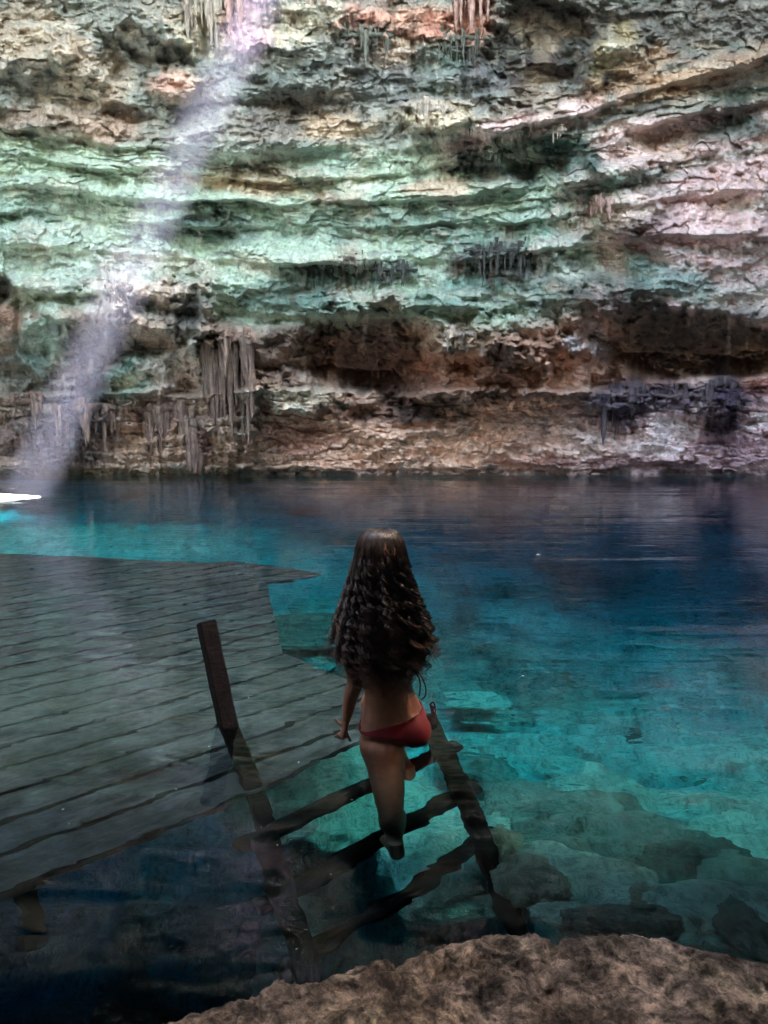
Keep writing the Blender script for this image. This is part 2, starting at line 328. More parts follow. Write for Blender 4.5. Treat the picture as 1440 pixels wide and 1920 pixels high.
def C(*a): return s2l(a)
def wall_colors(px, py, s, fl, wob, v1, X, Z, rg, e1):
    f = 1.26
    mint = C(178, 194, 168); grey = C(150, 152, 140); beige = C(200, 180, 155); pink = C(216, 180, 172); brown = C(172, 138, 114); tan = C(212, 178, 150); dk = C(62, 66, 66); dgreen = C(62, 88, 80); lav = C(120, 110, 130); cream = C(205, 198, 170)
    c = np.zeros(px.shape+(3,))+grey
    def lay(m, k, a=1.): 
        nonlocal c
        m = np.clip(m*a, 0, 1)[..., None]; c = c*(1-m)+k*m
    n1 = fbm(X*.6, Z*1., 11+0*X, 5); n2 = fbm(X*1.6, Z*3.2, 13+0*X, 5); n3 = fbm(X*3., Z*1., 17+0*X, 5); n4 = fbm(X*.35, Z*1.8, 19+0*X, 5)
    B = lambda cx, cy, rx, ry, ang=0, soft=.5: blob(px, py, cx, cy, rx, ry, wob*.9+n2*.5, ang, soft)
    # broad colours
    lay(sstep(2.6, 3.3, s)*(1-sstep(8.0, 8.6, s))*(1-sstep(950, 1350, px+wob*200)), mint)  # mint holds algae green plus green light reflected off the water
    lay(sstep(3, 4, s)*(1-sstep(8.0, 8.4, s))*sstep(1000, 1250, px+wob*250), pink, .75)
    lay((1-sstep(2.4, 3.2, s))*sstep(880, 1000, px), C(112, 108, 102), .85)
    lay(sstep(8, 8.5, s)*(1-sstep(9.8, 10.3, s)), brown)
    lay(sstep(9.8, 10.2, s), tan); lay(sstep(10.2, 10.6, s)*sstep(820, 1150, px+wob*150), C(226, 196, 178)); lay(sstep(9.8, 10.4, s)*sstep(1000, 1300, px+wob*150), C(240, 208, 204), .9)
    lay(sstep(8, 8.6, s)*(1-sstep(470, 560, px)), C(168, 150, 130))
    # patches
    for cx, cy, rx, ry, k, a, an in [
      (50, 60, 90, 60, beige, .8, 0), (170, 150, 80, 60, beige, .7, 0), (80, 225, 130, 34, C(160, 140, 122), .8, 0), (210, 240, 60, 30, C(176, 150, 128), .9, 0), (330, 165, 48, 26, C(205, 165, 145), .9, 0),
      (400, 50, 60, 50, cream, .9, 0), (430, 30, 30, 40, C(190, 140, 115), .8, 0), (470, 40, 40, 60, C(205, 165, 180), .8, 0), (560, 40, 70, 40, cream, .6, 0), (700, 40, 60, 40, C(200, 165, 155), .6, 0),
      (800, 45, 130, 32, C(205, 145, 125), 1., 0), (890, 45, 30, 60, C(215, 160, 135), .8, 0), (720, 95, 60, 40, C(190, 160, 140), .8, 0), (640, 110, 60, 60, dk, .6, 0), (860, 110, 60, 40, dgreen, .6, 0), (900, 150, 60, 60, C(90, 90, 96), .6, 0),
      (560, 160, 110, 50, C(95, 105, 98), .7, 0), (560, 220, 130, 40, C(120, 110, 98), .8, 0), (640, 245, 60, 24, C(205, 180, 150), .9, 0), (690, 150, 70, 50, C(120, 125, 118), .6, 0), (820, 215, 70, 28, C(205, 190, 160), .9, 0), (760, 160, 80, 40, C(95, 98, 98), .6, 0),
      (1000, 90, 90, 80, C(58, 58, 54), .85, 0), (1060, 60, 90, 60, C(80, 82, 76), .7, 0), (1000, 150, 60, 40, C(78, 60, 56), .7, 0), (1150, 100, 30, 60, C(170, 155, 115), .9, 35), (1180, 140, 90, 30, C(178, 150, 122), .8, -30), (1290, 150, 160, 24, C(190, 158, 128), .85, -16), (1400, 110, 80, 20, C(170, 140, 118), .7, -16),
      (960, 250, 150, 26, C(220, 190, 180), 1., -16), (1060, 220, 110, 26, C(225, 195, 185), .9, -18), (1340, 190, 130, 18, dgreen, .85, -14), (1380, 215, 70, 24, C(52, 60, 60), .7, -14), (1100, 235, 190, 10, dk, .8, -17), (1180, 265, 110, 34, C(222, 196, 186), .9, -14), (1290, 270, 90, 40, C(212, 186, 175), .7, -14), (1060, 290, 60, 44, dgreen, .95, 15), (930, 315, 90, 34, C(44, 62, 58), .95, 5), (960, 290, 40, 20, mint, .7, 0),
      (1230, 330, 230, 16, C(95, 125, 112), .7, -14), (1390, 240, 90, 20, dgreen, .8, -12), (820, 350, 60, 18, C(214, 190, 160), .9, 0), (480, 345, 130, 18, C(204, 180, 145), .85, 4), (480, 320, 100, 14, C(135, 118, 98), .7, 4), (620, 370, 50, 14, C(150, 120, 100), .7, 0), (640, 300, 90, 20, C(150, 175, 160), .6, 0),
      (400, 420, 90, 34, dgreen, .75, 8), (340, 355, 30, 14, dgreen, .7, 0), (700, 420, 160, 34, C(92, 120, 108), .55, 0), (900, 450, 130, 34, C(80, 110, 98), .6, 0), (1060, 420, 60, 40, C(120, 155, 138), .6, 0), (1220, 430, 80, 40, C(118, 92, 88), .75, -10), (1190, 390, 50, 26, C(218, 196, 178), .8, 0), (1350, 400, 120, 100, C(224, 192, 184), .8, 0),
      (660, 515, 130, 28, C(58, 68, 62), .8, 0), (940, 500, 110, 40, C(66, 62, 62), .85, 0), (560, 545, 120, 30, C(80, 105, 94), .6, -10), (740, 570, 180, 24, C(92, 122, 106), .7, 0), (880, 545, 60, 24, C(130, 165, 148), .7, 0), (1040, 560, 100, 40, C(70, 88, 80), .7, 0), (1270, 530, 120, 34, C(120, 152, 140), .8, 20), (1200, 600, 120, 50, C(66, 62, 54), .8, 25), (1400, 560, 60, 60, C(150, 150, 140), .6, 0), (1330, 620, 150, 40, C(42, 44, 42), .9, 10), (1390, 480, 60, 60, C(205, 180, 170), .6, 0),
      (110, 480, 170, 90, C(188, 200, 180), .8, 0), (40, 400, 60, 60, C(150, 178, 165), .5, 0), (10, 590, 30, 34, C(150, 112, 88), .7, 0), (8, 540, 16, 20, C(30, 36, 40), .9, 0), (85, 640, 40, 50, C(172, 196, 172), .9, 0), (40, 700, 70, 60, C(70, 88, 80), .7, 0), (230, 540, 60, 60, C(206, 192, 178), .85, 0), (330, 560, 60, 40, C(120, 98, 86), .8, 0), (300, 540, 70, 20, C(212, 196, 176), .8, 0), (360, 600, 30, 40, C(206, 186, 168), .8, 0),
      (200, 650, 110, 40, C(100, 104, 96), .8, 10), (350, 610, 30, 60, C(50, 66, 60), .8, 20), (260, 705, 120, 34, C(120, 160, 142), .8, -25), (230, 720, 40, 16, C(205, 200, 170), .7, -25), (330, 690, 60, 50, C(200, 184, 168), .8, -40), (180, 760, 50, 60, C(60, 72, 70), .8, 0), (520, 570, 100, 30, C(90, 118, 104), .6, -15), (540, 640, 80, 40, C(96, 84, 72), .8, 0),
      (430, 690, 50, 70, C(110, 84, 70), .9, 0), (290, 790, 80, 40, C(150, 118, 100), .7, 0), (300, 840, 170, 40, C(176, 148, 122), .8, 0), (150, 820, 60, 60, C(96, 88, 88), .8, 0), (50, 820, 60, 50, C(124, 112, 106), .8, 0), (370, 840, 24, 60, C(110, 82, 76), .9, 0),
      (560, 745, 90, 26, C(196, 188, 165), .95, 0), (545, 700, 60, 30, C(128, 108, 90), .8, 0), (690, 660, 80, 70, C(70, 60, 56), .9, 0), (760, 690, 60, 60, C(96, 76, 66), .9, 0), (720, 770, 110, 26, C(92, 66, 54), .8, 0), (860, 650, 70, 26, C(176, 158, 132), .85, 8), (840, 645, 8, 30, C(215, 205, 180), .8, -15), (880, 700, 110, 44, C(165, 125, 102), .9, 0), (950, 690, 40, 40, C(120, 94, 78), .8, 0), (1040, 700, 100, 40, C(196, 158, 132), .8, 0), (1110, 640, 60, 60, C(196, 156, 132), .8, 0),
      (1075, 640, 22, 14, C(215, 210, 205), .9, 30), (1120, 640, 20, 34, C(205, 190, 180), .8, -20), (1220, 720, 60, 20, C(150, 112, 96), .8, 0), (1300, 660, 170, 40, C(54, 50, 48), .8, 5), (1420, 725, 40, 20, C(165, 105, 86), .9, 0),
      (1160, 760, 60, 40, C(92, 84, 98), .95, 0), (1290, 745, 150, 30, C(88, 78, 88), .9, 0), (1355, 770, 34, 80, C(84, 74, 88), .95, 0), (820, 770, 70, 20, C(60, 52, 48), .8, -5), (940, 745, 90, 16, C(150, 118, 98), .7, 0), (1020, 868, 80, 12, C(180, 130, 108), .8, 0), (1180, 870, 200, 12, C(120, 92, 92), .7, 0), (1380, 840, 80, 30, C(168, 140, 148), .6, 0), (560, 820, 80, 30, C(170, 128, 110), .6, 0), (300, 885, 300, 8, C(110, 100, 70), .7, 0), (1000, 885, 500, 6, C(96, 78, 72), .7, 0)]:
        lay(B(cx, cy, rx, ry, an), k, a)
    # mottling, bands and run-off stains
    lay(sstep(.08, .42, n4)*(1-sstep(7.6, 8.2, s)), C(104, 128, 114), .35)
    lay(sstep(.1, .45, -n4)*(1-sstep(7.6, 8.2, s)), C(204, 206, 190), .45)
    lay(sstep(.05, .4, n1)*(1-sstep(7.6, 8.2, s)), C(196, 176, 152), .45)
    lay(sstep(.2, .45, n2)*(1-.5*sstep(9.8, 10.4, s)), C(76, 76, 72), .5)
    lay(sstep(.1, .4, n3)*(.35*(1-sstep(9.8, 10.4, s))+fl), C(110, 88, 74), .5)
    lay(sstep(.15, .45, -n3), C(214, 206, 190), .3)
    lay(1-sstep(0, .05, e1), dk, .12)
    lay(1-sstep(.5, .98, s), C(40, 39, 38), .95)      # painted dark to dim its reflection in the near water
    return np.clip(c*f, 0, .9)

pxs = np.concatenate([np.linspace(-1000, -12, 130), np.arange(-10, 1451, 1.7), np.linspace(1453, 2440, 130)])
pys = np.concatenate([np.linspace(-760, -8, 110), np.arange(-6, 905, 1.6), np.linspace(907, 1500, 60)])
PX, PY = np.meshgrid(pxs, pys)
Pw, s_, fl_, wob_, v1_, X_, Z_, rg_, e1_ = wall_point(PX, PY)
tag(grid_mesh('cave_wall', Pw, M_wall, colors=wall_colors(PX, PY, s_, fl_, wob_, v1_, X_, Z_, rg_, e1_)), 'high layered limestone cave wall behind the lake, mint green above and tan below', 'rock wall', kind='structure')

# ------------------------------------------------------------------ unseen rock slabs, added to block and steer sun and sky light
def rock_sheet(name, x0, x1, y0, y1, z, amp, sc, nx, ny, mat, thick=.8):
    gx, gy = np.meshgrid(np.linspace(x0, x1, nx), np.linspace(y0, y1, ny))
    n = fbm(gx*sc, gy*sc, 0*gx+z, 5)
    e = np.minimum(np.minimum(gx-x0, x1-gx), np.minimum(gy-y0, y1-gy))
    lo = np.stack([gx+n*amp, gy+n[::-1]*amp, z+n*amp*1.5], -1); hi = lo.copy(); hi[..., 2] = z+thick+amp+n*amp*.5
    n0 = nx*ny; me_v = np.concatenate([lo.reshape(-1, 3), hi.reshape(-1, 3)]); idx = np.arange(n0).reshape(ny, nx)
    f = []
    q = np.stack([idx[:-1, :-1], idx[1:, :-1], idx[1:, 1:], idx[:-1, 1:]], -1).reshape(-1, 4)
    f += [tuple(a) for a in q]; f += [tuple(a[::-1]+n0) for a in q]
    ring = list(idx[0, :])+list(idx[1:, -1])+list(idx[-1, -2::-1])+list(idx[-2:0:-1, 0])
    for i in range(len(ring)):
        a = ring[i]; b = ring[(i+1) % len(ring)]; f.append((a, b, b+n0, a+n0))
    return mesh(name, me_v, f, mat)
HX, HY = (.0, 3.0), (13.6, 18.4)   # the small hole that lets the sun beam in
for x0, x1, y0, y1, nx_, ny_ in [(-30, HX[0], 4.7, 24, 50, 30), (HX[1], 34, 4.7, 24, 50, 30), (HX[0]-.3, HX[1]+.3, 4.7, HY[0], 6, 16), (HX[0]-.3, HX[1]+.3, HY[1], 24, 6, 10)]:
    tag(rock_sheet('roof_blocker', x0, x1, y0, y1, 17.0+.3*(nx_ < 10), .35, .3, nx_, ny_, M_blocker, 1.5), 'unseen rock slab high over the lake, added to block sun and sky', 'added rock slab', 'added high slabs that block light', kind='structure')
for x0, x1, y0, y1 in ((-14, 14, -9, .6), (-14, -2.2, .6, 1.2), (3, 14, .6, 1.2), (-14, -.9, .95, 1.75), (-.9, 14, .95, 3.35)):   # added to shade woman and shore; the gap lets light onto the ledge
    tag(rock_sheet('low_blocker', x0, x1, y0, y1, 4.6, .12, .6, 40, 14, M_blocker, .8), 'unseen low rock slab over the shore, added to shade the woman and shore', 'added rock slab', 'added low slabs that block light', kind='structure')
tag(rock_sheet('cliff_blocker', -14, -.9, 1.2, 1.7, 5.45, .10, .6, 60, 8, M_blocker, 2.), 'unseen lower left rock slab above the shore, added to block sky light', 'rock wall', kind='structure')  # unseen slabs added so the far wall is lit from higher up
tag(rock_sheet('cliff_blocker', -.9, 14, 1.3, 3.1, 5.45, .10, .6, 60, 8, M_blocker, 3.4), 'unseen rock slab above the low one, added to block low sky light', 'rock wall', kind='structure')
tag(rock_sheet('rear_blocker', -14, 14, -9.6, -8.2, -2, .2, .6, 60, 8, M_blocker, 7), 'unseen rock wall behind the shore, added to block light from the rear', 'rock wall', kind='structure')  # added out of view to keep rear sky off the woman's back

for x0, x1 in ((-17, -15.2), (15.2, 17)):  # unseen walls added to shut out sky light from the sides
    tag(rock_sheet('side_blocker', x0, x1, -9.6, 17, -2, .5, .4, 8, 60, M_blocker, 19), 'unseen rock wall added to block light from the %s side' % ('left' if x0 < 0 else 'right'), 'rock wall', kind='structure')
# ------------------------------------------------------------------ lake bed and water
def bed_depth(x, y):
    d = 1.5+.42*np.maximum(y-3.2, 0)+.10*np.maximum(x-2, 0)*np.maximum(y-4, 0)**.7
    d = np.minimum(d, 5.+.12*x)
    far = np.exp(-(((x+5)/4.5)**2+((y-11)/3.2)**2)); d = d*(1-far)+1.7*far
    side = np.exp(-(((x+.7)/1.6)**2+((y-6.)/1.6)**2)); d = d*(1-.5*side)+2.2*.5*side
    pit = np.maximum((1-sstep(.3, .7, x))*(1-sstep(3.3, 4.0, y-.3*x)), (1-sstep(-1.1, -.5, x))*(1-sstep(5.5, 7.5, y))); d = d*(1-pit)+6.5*pit  # bed sunk here so the shaded water by the deck turns dark
    d = d-1.6*sstep(2.2, .9, y)*sstep(.5, 1.2, x)*.6
    return d
gx, gy = np.meshgrid(np.linspace(-17, 17, 420), np.concatenate([np.linspace(-9, 0, 30), np.linspace(.1, 9, 260), np.linspace(9.1, 25, 160)]))
bd = bed_depth(gx, gy); rgh = fbm(gx*.7, gy*.7, 2+0*gx, 6, gain=.55)*.55+(ridged(gx*1.3, gy*1.3, 5+0*gx, 4)-.5)*.3
c1, e1, v1 = cell2(gx*1.1+fbm(gx, gy, 2+0*gx, 3)*.6, gy*1.1+fbm(gx, gy, 9+0*gx, 3)*.6); rgh = rgh+v1*.18+.12*(1-c1)
Pb = np.stack([gx, gy, np.minimum(-bd+rgh*np.clip(bd/3, .3, 1.3), -.35)], -1)
cb = np.zeros(gx.shape+(3,))+C(192, 202, 196)
shade_mask = np.maximum((1-sstep(.35, .65, gx))*(1-sstep(3.4, 3.9, gy-.3*gx)), (1-sstep(-1.0, -.5, gx))*(1-sstep(5.8, 7., gy))); shade_mask = np.clip(shade_mask+rgh*.3*(shade_mask > .02), 0, 1)[..., None]
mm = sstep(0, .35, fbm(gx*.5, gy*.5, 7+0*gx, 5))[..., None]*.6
cb = cb*(1-mm)+C(84, 98, 90)*mm; cb = cb*(1-shade_mask)+C(6, 7, 9)*shade_mask; fm = np.exp(-(((gx+5)/4.5)**2+((gy-11)/3.)**2))[..., None]; cb = cb*(1-fm)+C(215, 215, 200)*fm  # near-black bed colour paints the shade below and before the deck
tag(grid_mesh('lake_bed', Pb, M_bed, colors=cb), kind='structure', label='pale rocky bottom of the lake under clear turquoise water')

nx, ny = 60, 70; xs = np.linspace(-17.5, 17.5, nx); ys = np.linspace(-9.5, 25.5, ny); V = []
for z in (0., -12.):
    for y in (ys if z == 0 else (ys[0], ys[-1])):
        for x in (xs if z == 0 else (xs[0], xs[-1])): V.append((x, y, z))
Fc = [(j*nx+i, j*nx+i+1, (j+1)*nx+i+1, (j+1)*nx+i) for j in range(ny-1) for i in range(nx-1)]
b = nx*ny; Fc.append((b, b+2, b+3, b+1))
Fc.append(tuple(range(nx-1, -1, -1))+(b, b+1)); Fc.append(tuple((ny-1)*nx+i for i in range(nx))+(b+3, b+2))
Fc.append(tuple(j*nx for j in range(ny))+(b+2, b)); Fc.append(tuple(j*nx+nx-1 for j in range(ny-1, -1, -1))+(b+1, b+3))
tag(mesh('lake_water', V, Fc, M_water, smooth=False), kind='structure', label='still clear turquoise lake water with small ripples')

# ------------------------------------------------------------------ rock ledge in the foreground
EDGE = [(-500, 2250), (0, 2030), (250, 1920), (400, 1872), (480, 1848), (540, 1818), (565, 1822), (640, 1808), (740, 1786), (820, 1768), (900, 1750), (1000, 1736), (1120, 1738), (1240, 1742), (1300, 1758), (1360, 1768), (1440, 1782), (1700, 1850), (2100, 1960)]
ex = np.array([W(a, b_, -.32)[:2] for a, b_ in EDGE])
n = 1000; ed = np.interp(np.linspace(0, 1, n), np.linspace(0, 1, len(ex)), ex[:, 0]); 
tt = np.concatenate([[0], np.cumsum(np.linalg.norm(np.diff(ex, axis=0), axis=1))]); tq = np.linspace(0, tt[-1], n)
exx = np.interp(tq, tt, ex[:, 0]); eyy = np.interp(tq, tt, ex[:, 1])
prof = [(1.6, .12)]+[(v, .12+.20*sstep(1.6, .1, v)) for v in np.linspace(1.5, .02, 480)]+[(0, .30), (-.015, .27), (-.02, .22), (-.01, .15), (0, .05), (-.02, -.1), (-.08, -.4), (-.2, -.9), (-.3, -1.6), (-.3, -4)]
rows = []
for v, z in prof: rows.append(np.stack([exx+.02*v, eyy-v*1.5, np.full(n, z)], -1))
Pl = np.array(rows); x, y, z = Pl[..., 0], Pl[..., 1], Pl[..., 2]
lum = fbm(x*2.2, y*2.2, z*2, 6, gain=.6); cc1, ee1, vv1 = cell2(x*7+fbm(x*6, y*6, z, 3)*1.1, y*7+fbm(x*6, y*6, z+4, 3)*1.1); cc2, ee2, vv2 = cell2(x*19+fbm(x*9, y*9, z, 3), y*19+fbm(x*9, y*9, z+4, 3))
rd = ridged(x*5, y*5, z*5, 5); hgt = fbm(x*38, y*38, z*3+9, 4, gain=.65)*.011+(np.maximum(fbm(x*13, y*13, z*3+5, 5, gain=.65), -.35))*.030-.05*sstep(.25, .5, fbm(x*8, y*8, z+11, 4))+lum*.035+vv1*.008-.010*(1-sstep(0, .3, ee1))*sstep(.1, .4, lum)+vv2*.008+(rd-.5)*.025
Pl[..., 2] += hgt*.6; k = (np.abs(z) < .31)*1.
Pl[..., 1] += k*(fbm(x*6, z*6, y*3, 5)*.03)*np.where(np.array([p[0] for p in prof])[:, None] < .4, 1, .2)
cl = np.zeros(x.shape+(3,))+C(150, 136, 126)
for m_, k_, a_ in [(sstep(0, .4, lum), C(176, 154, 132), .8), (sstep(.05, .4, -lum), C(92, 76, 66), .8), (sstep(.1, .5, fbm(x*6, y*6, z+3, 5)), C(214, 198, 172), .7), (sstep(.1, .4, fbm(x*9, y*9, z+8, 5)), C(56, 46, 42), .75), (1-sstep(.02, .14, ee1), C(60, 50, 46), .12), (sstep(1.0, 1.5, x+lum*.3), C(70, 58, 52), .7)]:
    m_ = np.clip(m_*a_, 0, 1)[..., None]; cl = cl*(1-m_)+k_*m_
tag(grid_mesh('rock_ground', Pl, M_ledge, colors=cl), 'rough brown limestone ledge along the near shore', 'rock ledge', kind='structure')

# ------------------------------------------------------------------ submerged boulders
import bmesh
def boulder(name, px, py, D, r, mat, label, cat='boulder', seed=0, sq=(1, 1, .7), rot=0., rough=.35, group='boulders under the clear water'):
    bm = bmesh.new(); bmesh.ops.create_icosphere(bm, subdivisions=5, radius=1.)
    co = np.array([v.co[:] for v in bm.verts]); s = seed*3.7
    n = fbm(co[:, 0]*.9+s, co[:, 1]*.9, co[:, 2]*.9, 5)*rough*1.5; rg = (ridged(co[:, 0]*1.5+s, co[:, 1]*1.5, co[:, 2]*1.5, 4)-.5)*rough*.45
    # planar facets so that it reads as broken rock
    rs = np.random.default_rng(seed+3); rad = np.ones(len(co))
    for _ in range(9):
        nn = rs.normal(size=3); nn /= np.linalg.norm(nn); dd = rs.uniform(.62, .9); q = co@nn; rad = np.where(q > dd/ rad.clip(.01), dd/np.maximum(q, .01), rad)
    co = co*(rad*(1+n+rg))[:, None]*np.array(sq)*r
    a = rot; co = np.stack([co[:, 0]*math.cos(a)-co[:, 1]*math.sin(a), co[:, 0]*math.sin(a)+co[:, 1]*math.cos(a), co[:, 2]], -1)
    for v, c_ in zip(bm.verts, co): v.co = c_
    me = bpy.data.meshes.new(name); bm.to_mesh(me); bm.free(); me.materials.append(mat)
    me.polygons.foreach_set('use_smooth', [True]*len(me.polygons))
    o = bpy.data.objects.new(name, me); col.objects.link(o); p = W(px, py, D); o.location = (p[0], p[1], -D-r*.2)
    return tag(o, label, cat, group)
boulder('boulder', 1010, 1540, 1.3, .42, M_bmid, 'large dark teal boulder under water right of the ladder', seed=1, sq=(1.1, .8, .6))
boulder('boulder', 1190, 1590, 1.3, .40, M_bmid, 'long dark submerged boulder in the middle of the right shallows', seed=2, sq=(1.3, .7, .6), rot=-.3)
boulder('boulder', 1310, 1625, 1.2, .30, M_bdark, 'dark boulder at the right end of the long submerged one', seed=3, sq=(1, .8, .7))
boulder('boulder', 1000, 1655, .75, .15, M_bbrown, 'brown submerged boulder with a pointed top beside the ladder foot', seed=4, sq=(1., 1.1, .8), rot=.5)
boulder('boulder', 1110, 1655, .95, .30, M_bpale, 'pale boulder, brightest under water near the rock ledge', seed=5, sq=(1.1, 1.0, .5), rot=.2)
boulder('boulder', 940, 1580, 1.0, .13, M_bbrown, 'small brown stone under water behind the brown boulder', seed=6, sq=(.8, 1, .9))
boulder('boulder', 1110, 1490, 1.7, .34, M_bpale, 'pale rounded boulder behind the dark teal one under water', seed=7, sq=(1, .8, .6))
boulder('boulder', 1290, 1530, 1.8, .42, M_bpale, 'wide pale boulder under water at the right shallows', seed=8, sq=(1.4, .8, .5))
boulder('boulder', 1400, 1590, 1.5, .34, M_bpale, 'pale cracked boulder under water at the right picture edge', seed=9, sq=(1, 1.2, .6))
boulder('boulder', 1300, 1705, .8, .26, M_bpale, 'flat pale stone with dark holes under water near the ledge at right', seed=10, sq=(1.4, .8, .45))
boulder('boulder', 900, 1318, 1.9, .24, M_bpale, 'flat pale stone glowing alone in the turquoise right of the woman', seed=11, sq=(1.2, .8, .4))
boulder('boulder', 1170, 1722, .5, .13, M_bdark, 'small dark stone under water just beyond the ledge edge', seed=12, sq=(1.6, .8, .5))
boulder('boulder', 840, 1590, 1.25, .34, M_bpale, 'pale slab of rock seen between the ladder rungs', seed=13, sq=(1.2, 1.1, .35))
boulder('boulder', 640, 1470, 1.5, .5, M_bpale, 'broad pale slab under water between platform and ladder', seed=14, sq=(1.3, .9, .35), rot=.5)
boulder('boulder', 545, 1555, .9, .10, M_bpale, 'small pale stone in the dark water below the post', seed=15, sq=(1.6, .6, .5), rot=.6)
boulder('boulder', 570, 1170, 1.6, .55, M_bdark, 'dark flat rock under water beside the far right corner of the platform', seed=16, sq=(1.3, 1.2, .35))
boulder('boulder', 980, 1430, 2.4, .5, M_bpale, 'pale sunken rock among the turquoise middle shallows', seed=17, sq=(1.5, .8, .4))
boulder('boulder', 1200, 1450, 2.6, .5, M_bmid, 'grey sunken rock in deeper water at right', seed=18, sq=(1.4, .9, .5))
MORE = [(1060, 1600, 1.15, .16, 'M_bmid'), (1150, 1530, 1.4, .2, 'M_bdark'), (1240, 1560, 1.4, .17, 'M_bpale'), (1380, 1660, 1.1, .2, 'M_bmid'), (1230, 1690, .8, .12, 'M_bbrown'), (1060, 1700, .75, .1, 'M_bpale'), (1400, 1730, .7, .12, 'M_bdark'),
  (900, 1450, 2., .26, 'M_bmid'), (1050, 1400, 2.5, .3, 'M_bpale'), (1180, 1400, 2.7, .34, 'M_bdark'), (1330, 1440, 2.4, .3, 'M_bpale'), (880, 1390, 2.2, .2, 'M_bpale'), (960, 1370, 2.6, .3, 'M_bdark'), (610, 1410, 1.7, .2, 'M_bmid'), (670, 1500, 1.5, .15, 'M_bpale'), (620, 1130, 2.4, .35, 'M_bpale'), (600, 1215, 2.0, .3, 'M_bpale')]
WH = ['small grey rock between the dark teal boulder and the pale one', 'dark angular rock behind the long submerged boulder', 'pale rock on the middle of the long submerged boulder row', 'grey rock under water close to the right edge above the flat holed stone', 'brown rock just beyond the ledge, left of the flat holed stone', 'small pale rock touching the ledge right of the ladder', 'small dark rock in the bottom right corner of the water', 'grey rock beside the ladder top in turquoise water',
  'pale rock in the deeper turquoise right of the glowing flat stone', 'dark rock in deeper water at right centre', 'pale rock in deeper water near the right edge', 'small pale rock just right of the ladder', 'dark rock beyond the pale sunken one', 'grey rock in the turquoise gap left of the woman', 'pale rock seen between the woman and the upper rung', 'pale rock in the turquoise gap beside the far platform corner', 'pale rock at the notch of the platform edge']
for kx, ((a, b_, dd, r_, mm2), wh) in enumerate(zip(MORE, WH)):
    boulder('boulder', a, b_, dd, r_, globals()[mm2], wh, seed=70+kx, sq=(1.2, .9, .6), rot=kx*1.3)
for kx in range(12):
    px = random.uniform(860, 1430); py = random.uniform(1400, 1720)
    dd = max(.7, 1.2+(1720-py)/320*1.2)
    boulder('stone', px, py, dd, random.uniform(.05, .14), random.choice([M_bpale, M_bpale, M_bmid]), 'small rough stone lying on the lake bed in the right shallows', 'stone', seed=40+kx, sq=(1.2, 1, .7), rot=random.random()*3, group='small stones on the shallow lake bed')

# ------------------------------------------------------------------ submerged wooden platform
DK = .5; E0 = np.array([.74, .67]); E0 /= np.linalg.norm(E0); NRM = np.array([E0[1], -E0[0]])
def wood_material(name, c1, c2, sc=1.):
    m = NT(name); ang = math.atan2(E0[1], E0[0])
    tc = m.n('ShaderNodeTexCoord'); mp = m.n('ShaderNodeMapping'); mp.inputs['Rotation'].default_value = (0, 0, -ang)
    m.link(tc.outputs['Object'], mp.inputs[0]); m2 = m.n('ShaderNodeMapping'); m2.inputs['Scale'].default_value = (1.2, 7, 7); m.link(mp.outputs[0], m2.inputs[0])
    n1 = m.noise(m2.outputs[0], 2.5*sc, 8, .7, .5); n2 = m.noise(tc.outputs['Object'], 5*sc, 7, .7, .3); n3 = m.noise(tc.outputs['Object'], 1.1, 5, .6)
    c = m.mix(m.ramp(n1, [(.35, 0.), (.65, 1.)]), c2, c1); c = m.mix(1., c, m.ramp(n2, [(.32, .35), (.5, .9), (.68, 1.5)]), 'MULTIPLY'); c = m.mix(1., c, m.ramp(n3, [(.35, .6), (.65, 1.2)]), 'MULTIPLY')
    m.link(c, m.b.inputs['Base Color']); m.b.inputs['Roughness'].default_value = .9; m.b.inputs['Specular IOR Level'].default_value = .12
    m.link(m.bump(n2, .6, .02, m.bump(n1, .8, .015)), m.b.inputs['Normal']); return m.m
M_deck = wood_material('silted_planks', (.11, .096, .108), (.032, .028, .033))
M_beam = wood_material('dark_wet_wood', (.012, .011, .012), (.006, .006, .007))
M_post = wood_material('dark_post_wood', (.011, .008, .009), (.006, .005, .006), 2)
def clip_poly(poly, n_, d, keep_ge=True):
    out = []
    for i in range(len(poly)):
        a = poly[i]; b_ = poly[(i+1) % len(poly)]; fa = a@n_-d; fb = b_@n_-d
        if not keep_ge: fa, fb = -fa, -fb
        if fa >= 0: out.append(a)
        if (fa >= 0) != (fb >= 0): out.append(a+(b_-a)*(fa/(fa-fb)))
    return out
edge_px = [(490, 1478), (560, 1440), (648, 1398), (735, 1358)]
far_px = [(650, 1268), (590, 1250), (530, 1225), (515, 1160), (500, 1092), (560, 1085), (603, 1077), (540, 1064), (430, 1052), (400, 1056), (200, 1046), (0, 1037), (-400, 1020)]
P_near = W(0, 1672, DK)[:2]; pl0 = W(490, 1480, DK)[:2]
poly = [pl0-E0*3.6]+[pl0]+[W(a, b_, DK)[:2] for a, b_ in edge_px[1:]]+[W(760, 1300, DK)[:2]]+[W(a, b_, DK)[:2] for a, b_ in far_px]
deck = empty('wooden_platform', (pl0[0]-1, pl0[1], -DK)); tag(deck, 'large submerged platform of silt-grey planks at the left, just under the water', 'platform')
d0 = pl0@NRM; mb = MB(); off = np.array(deck.location); pw = .235; k = 0
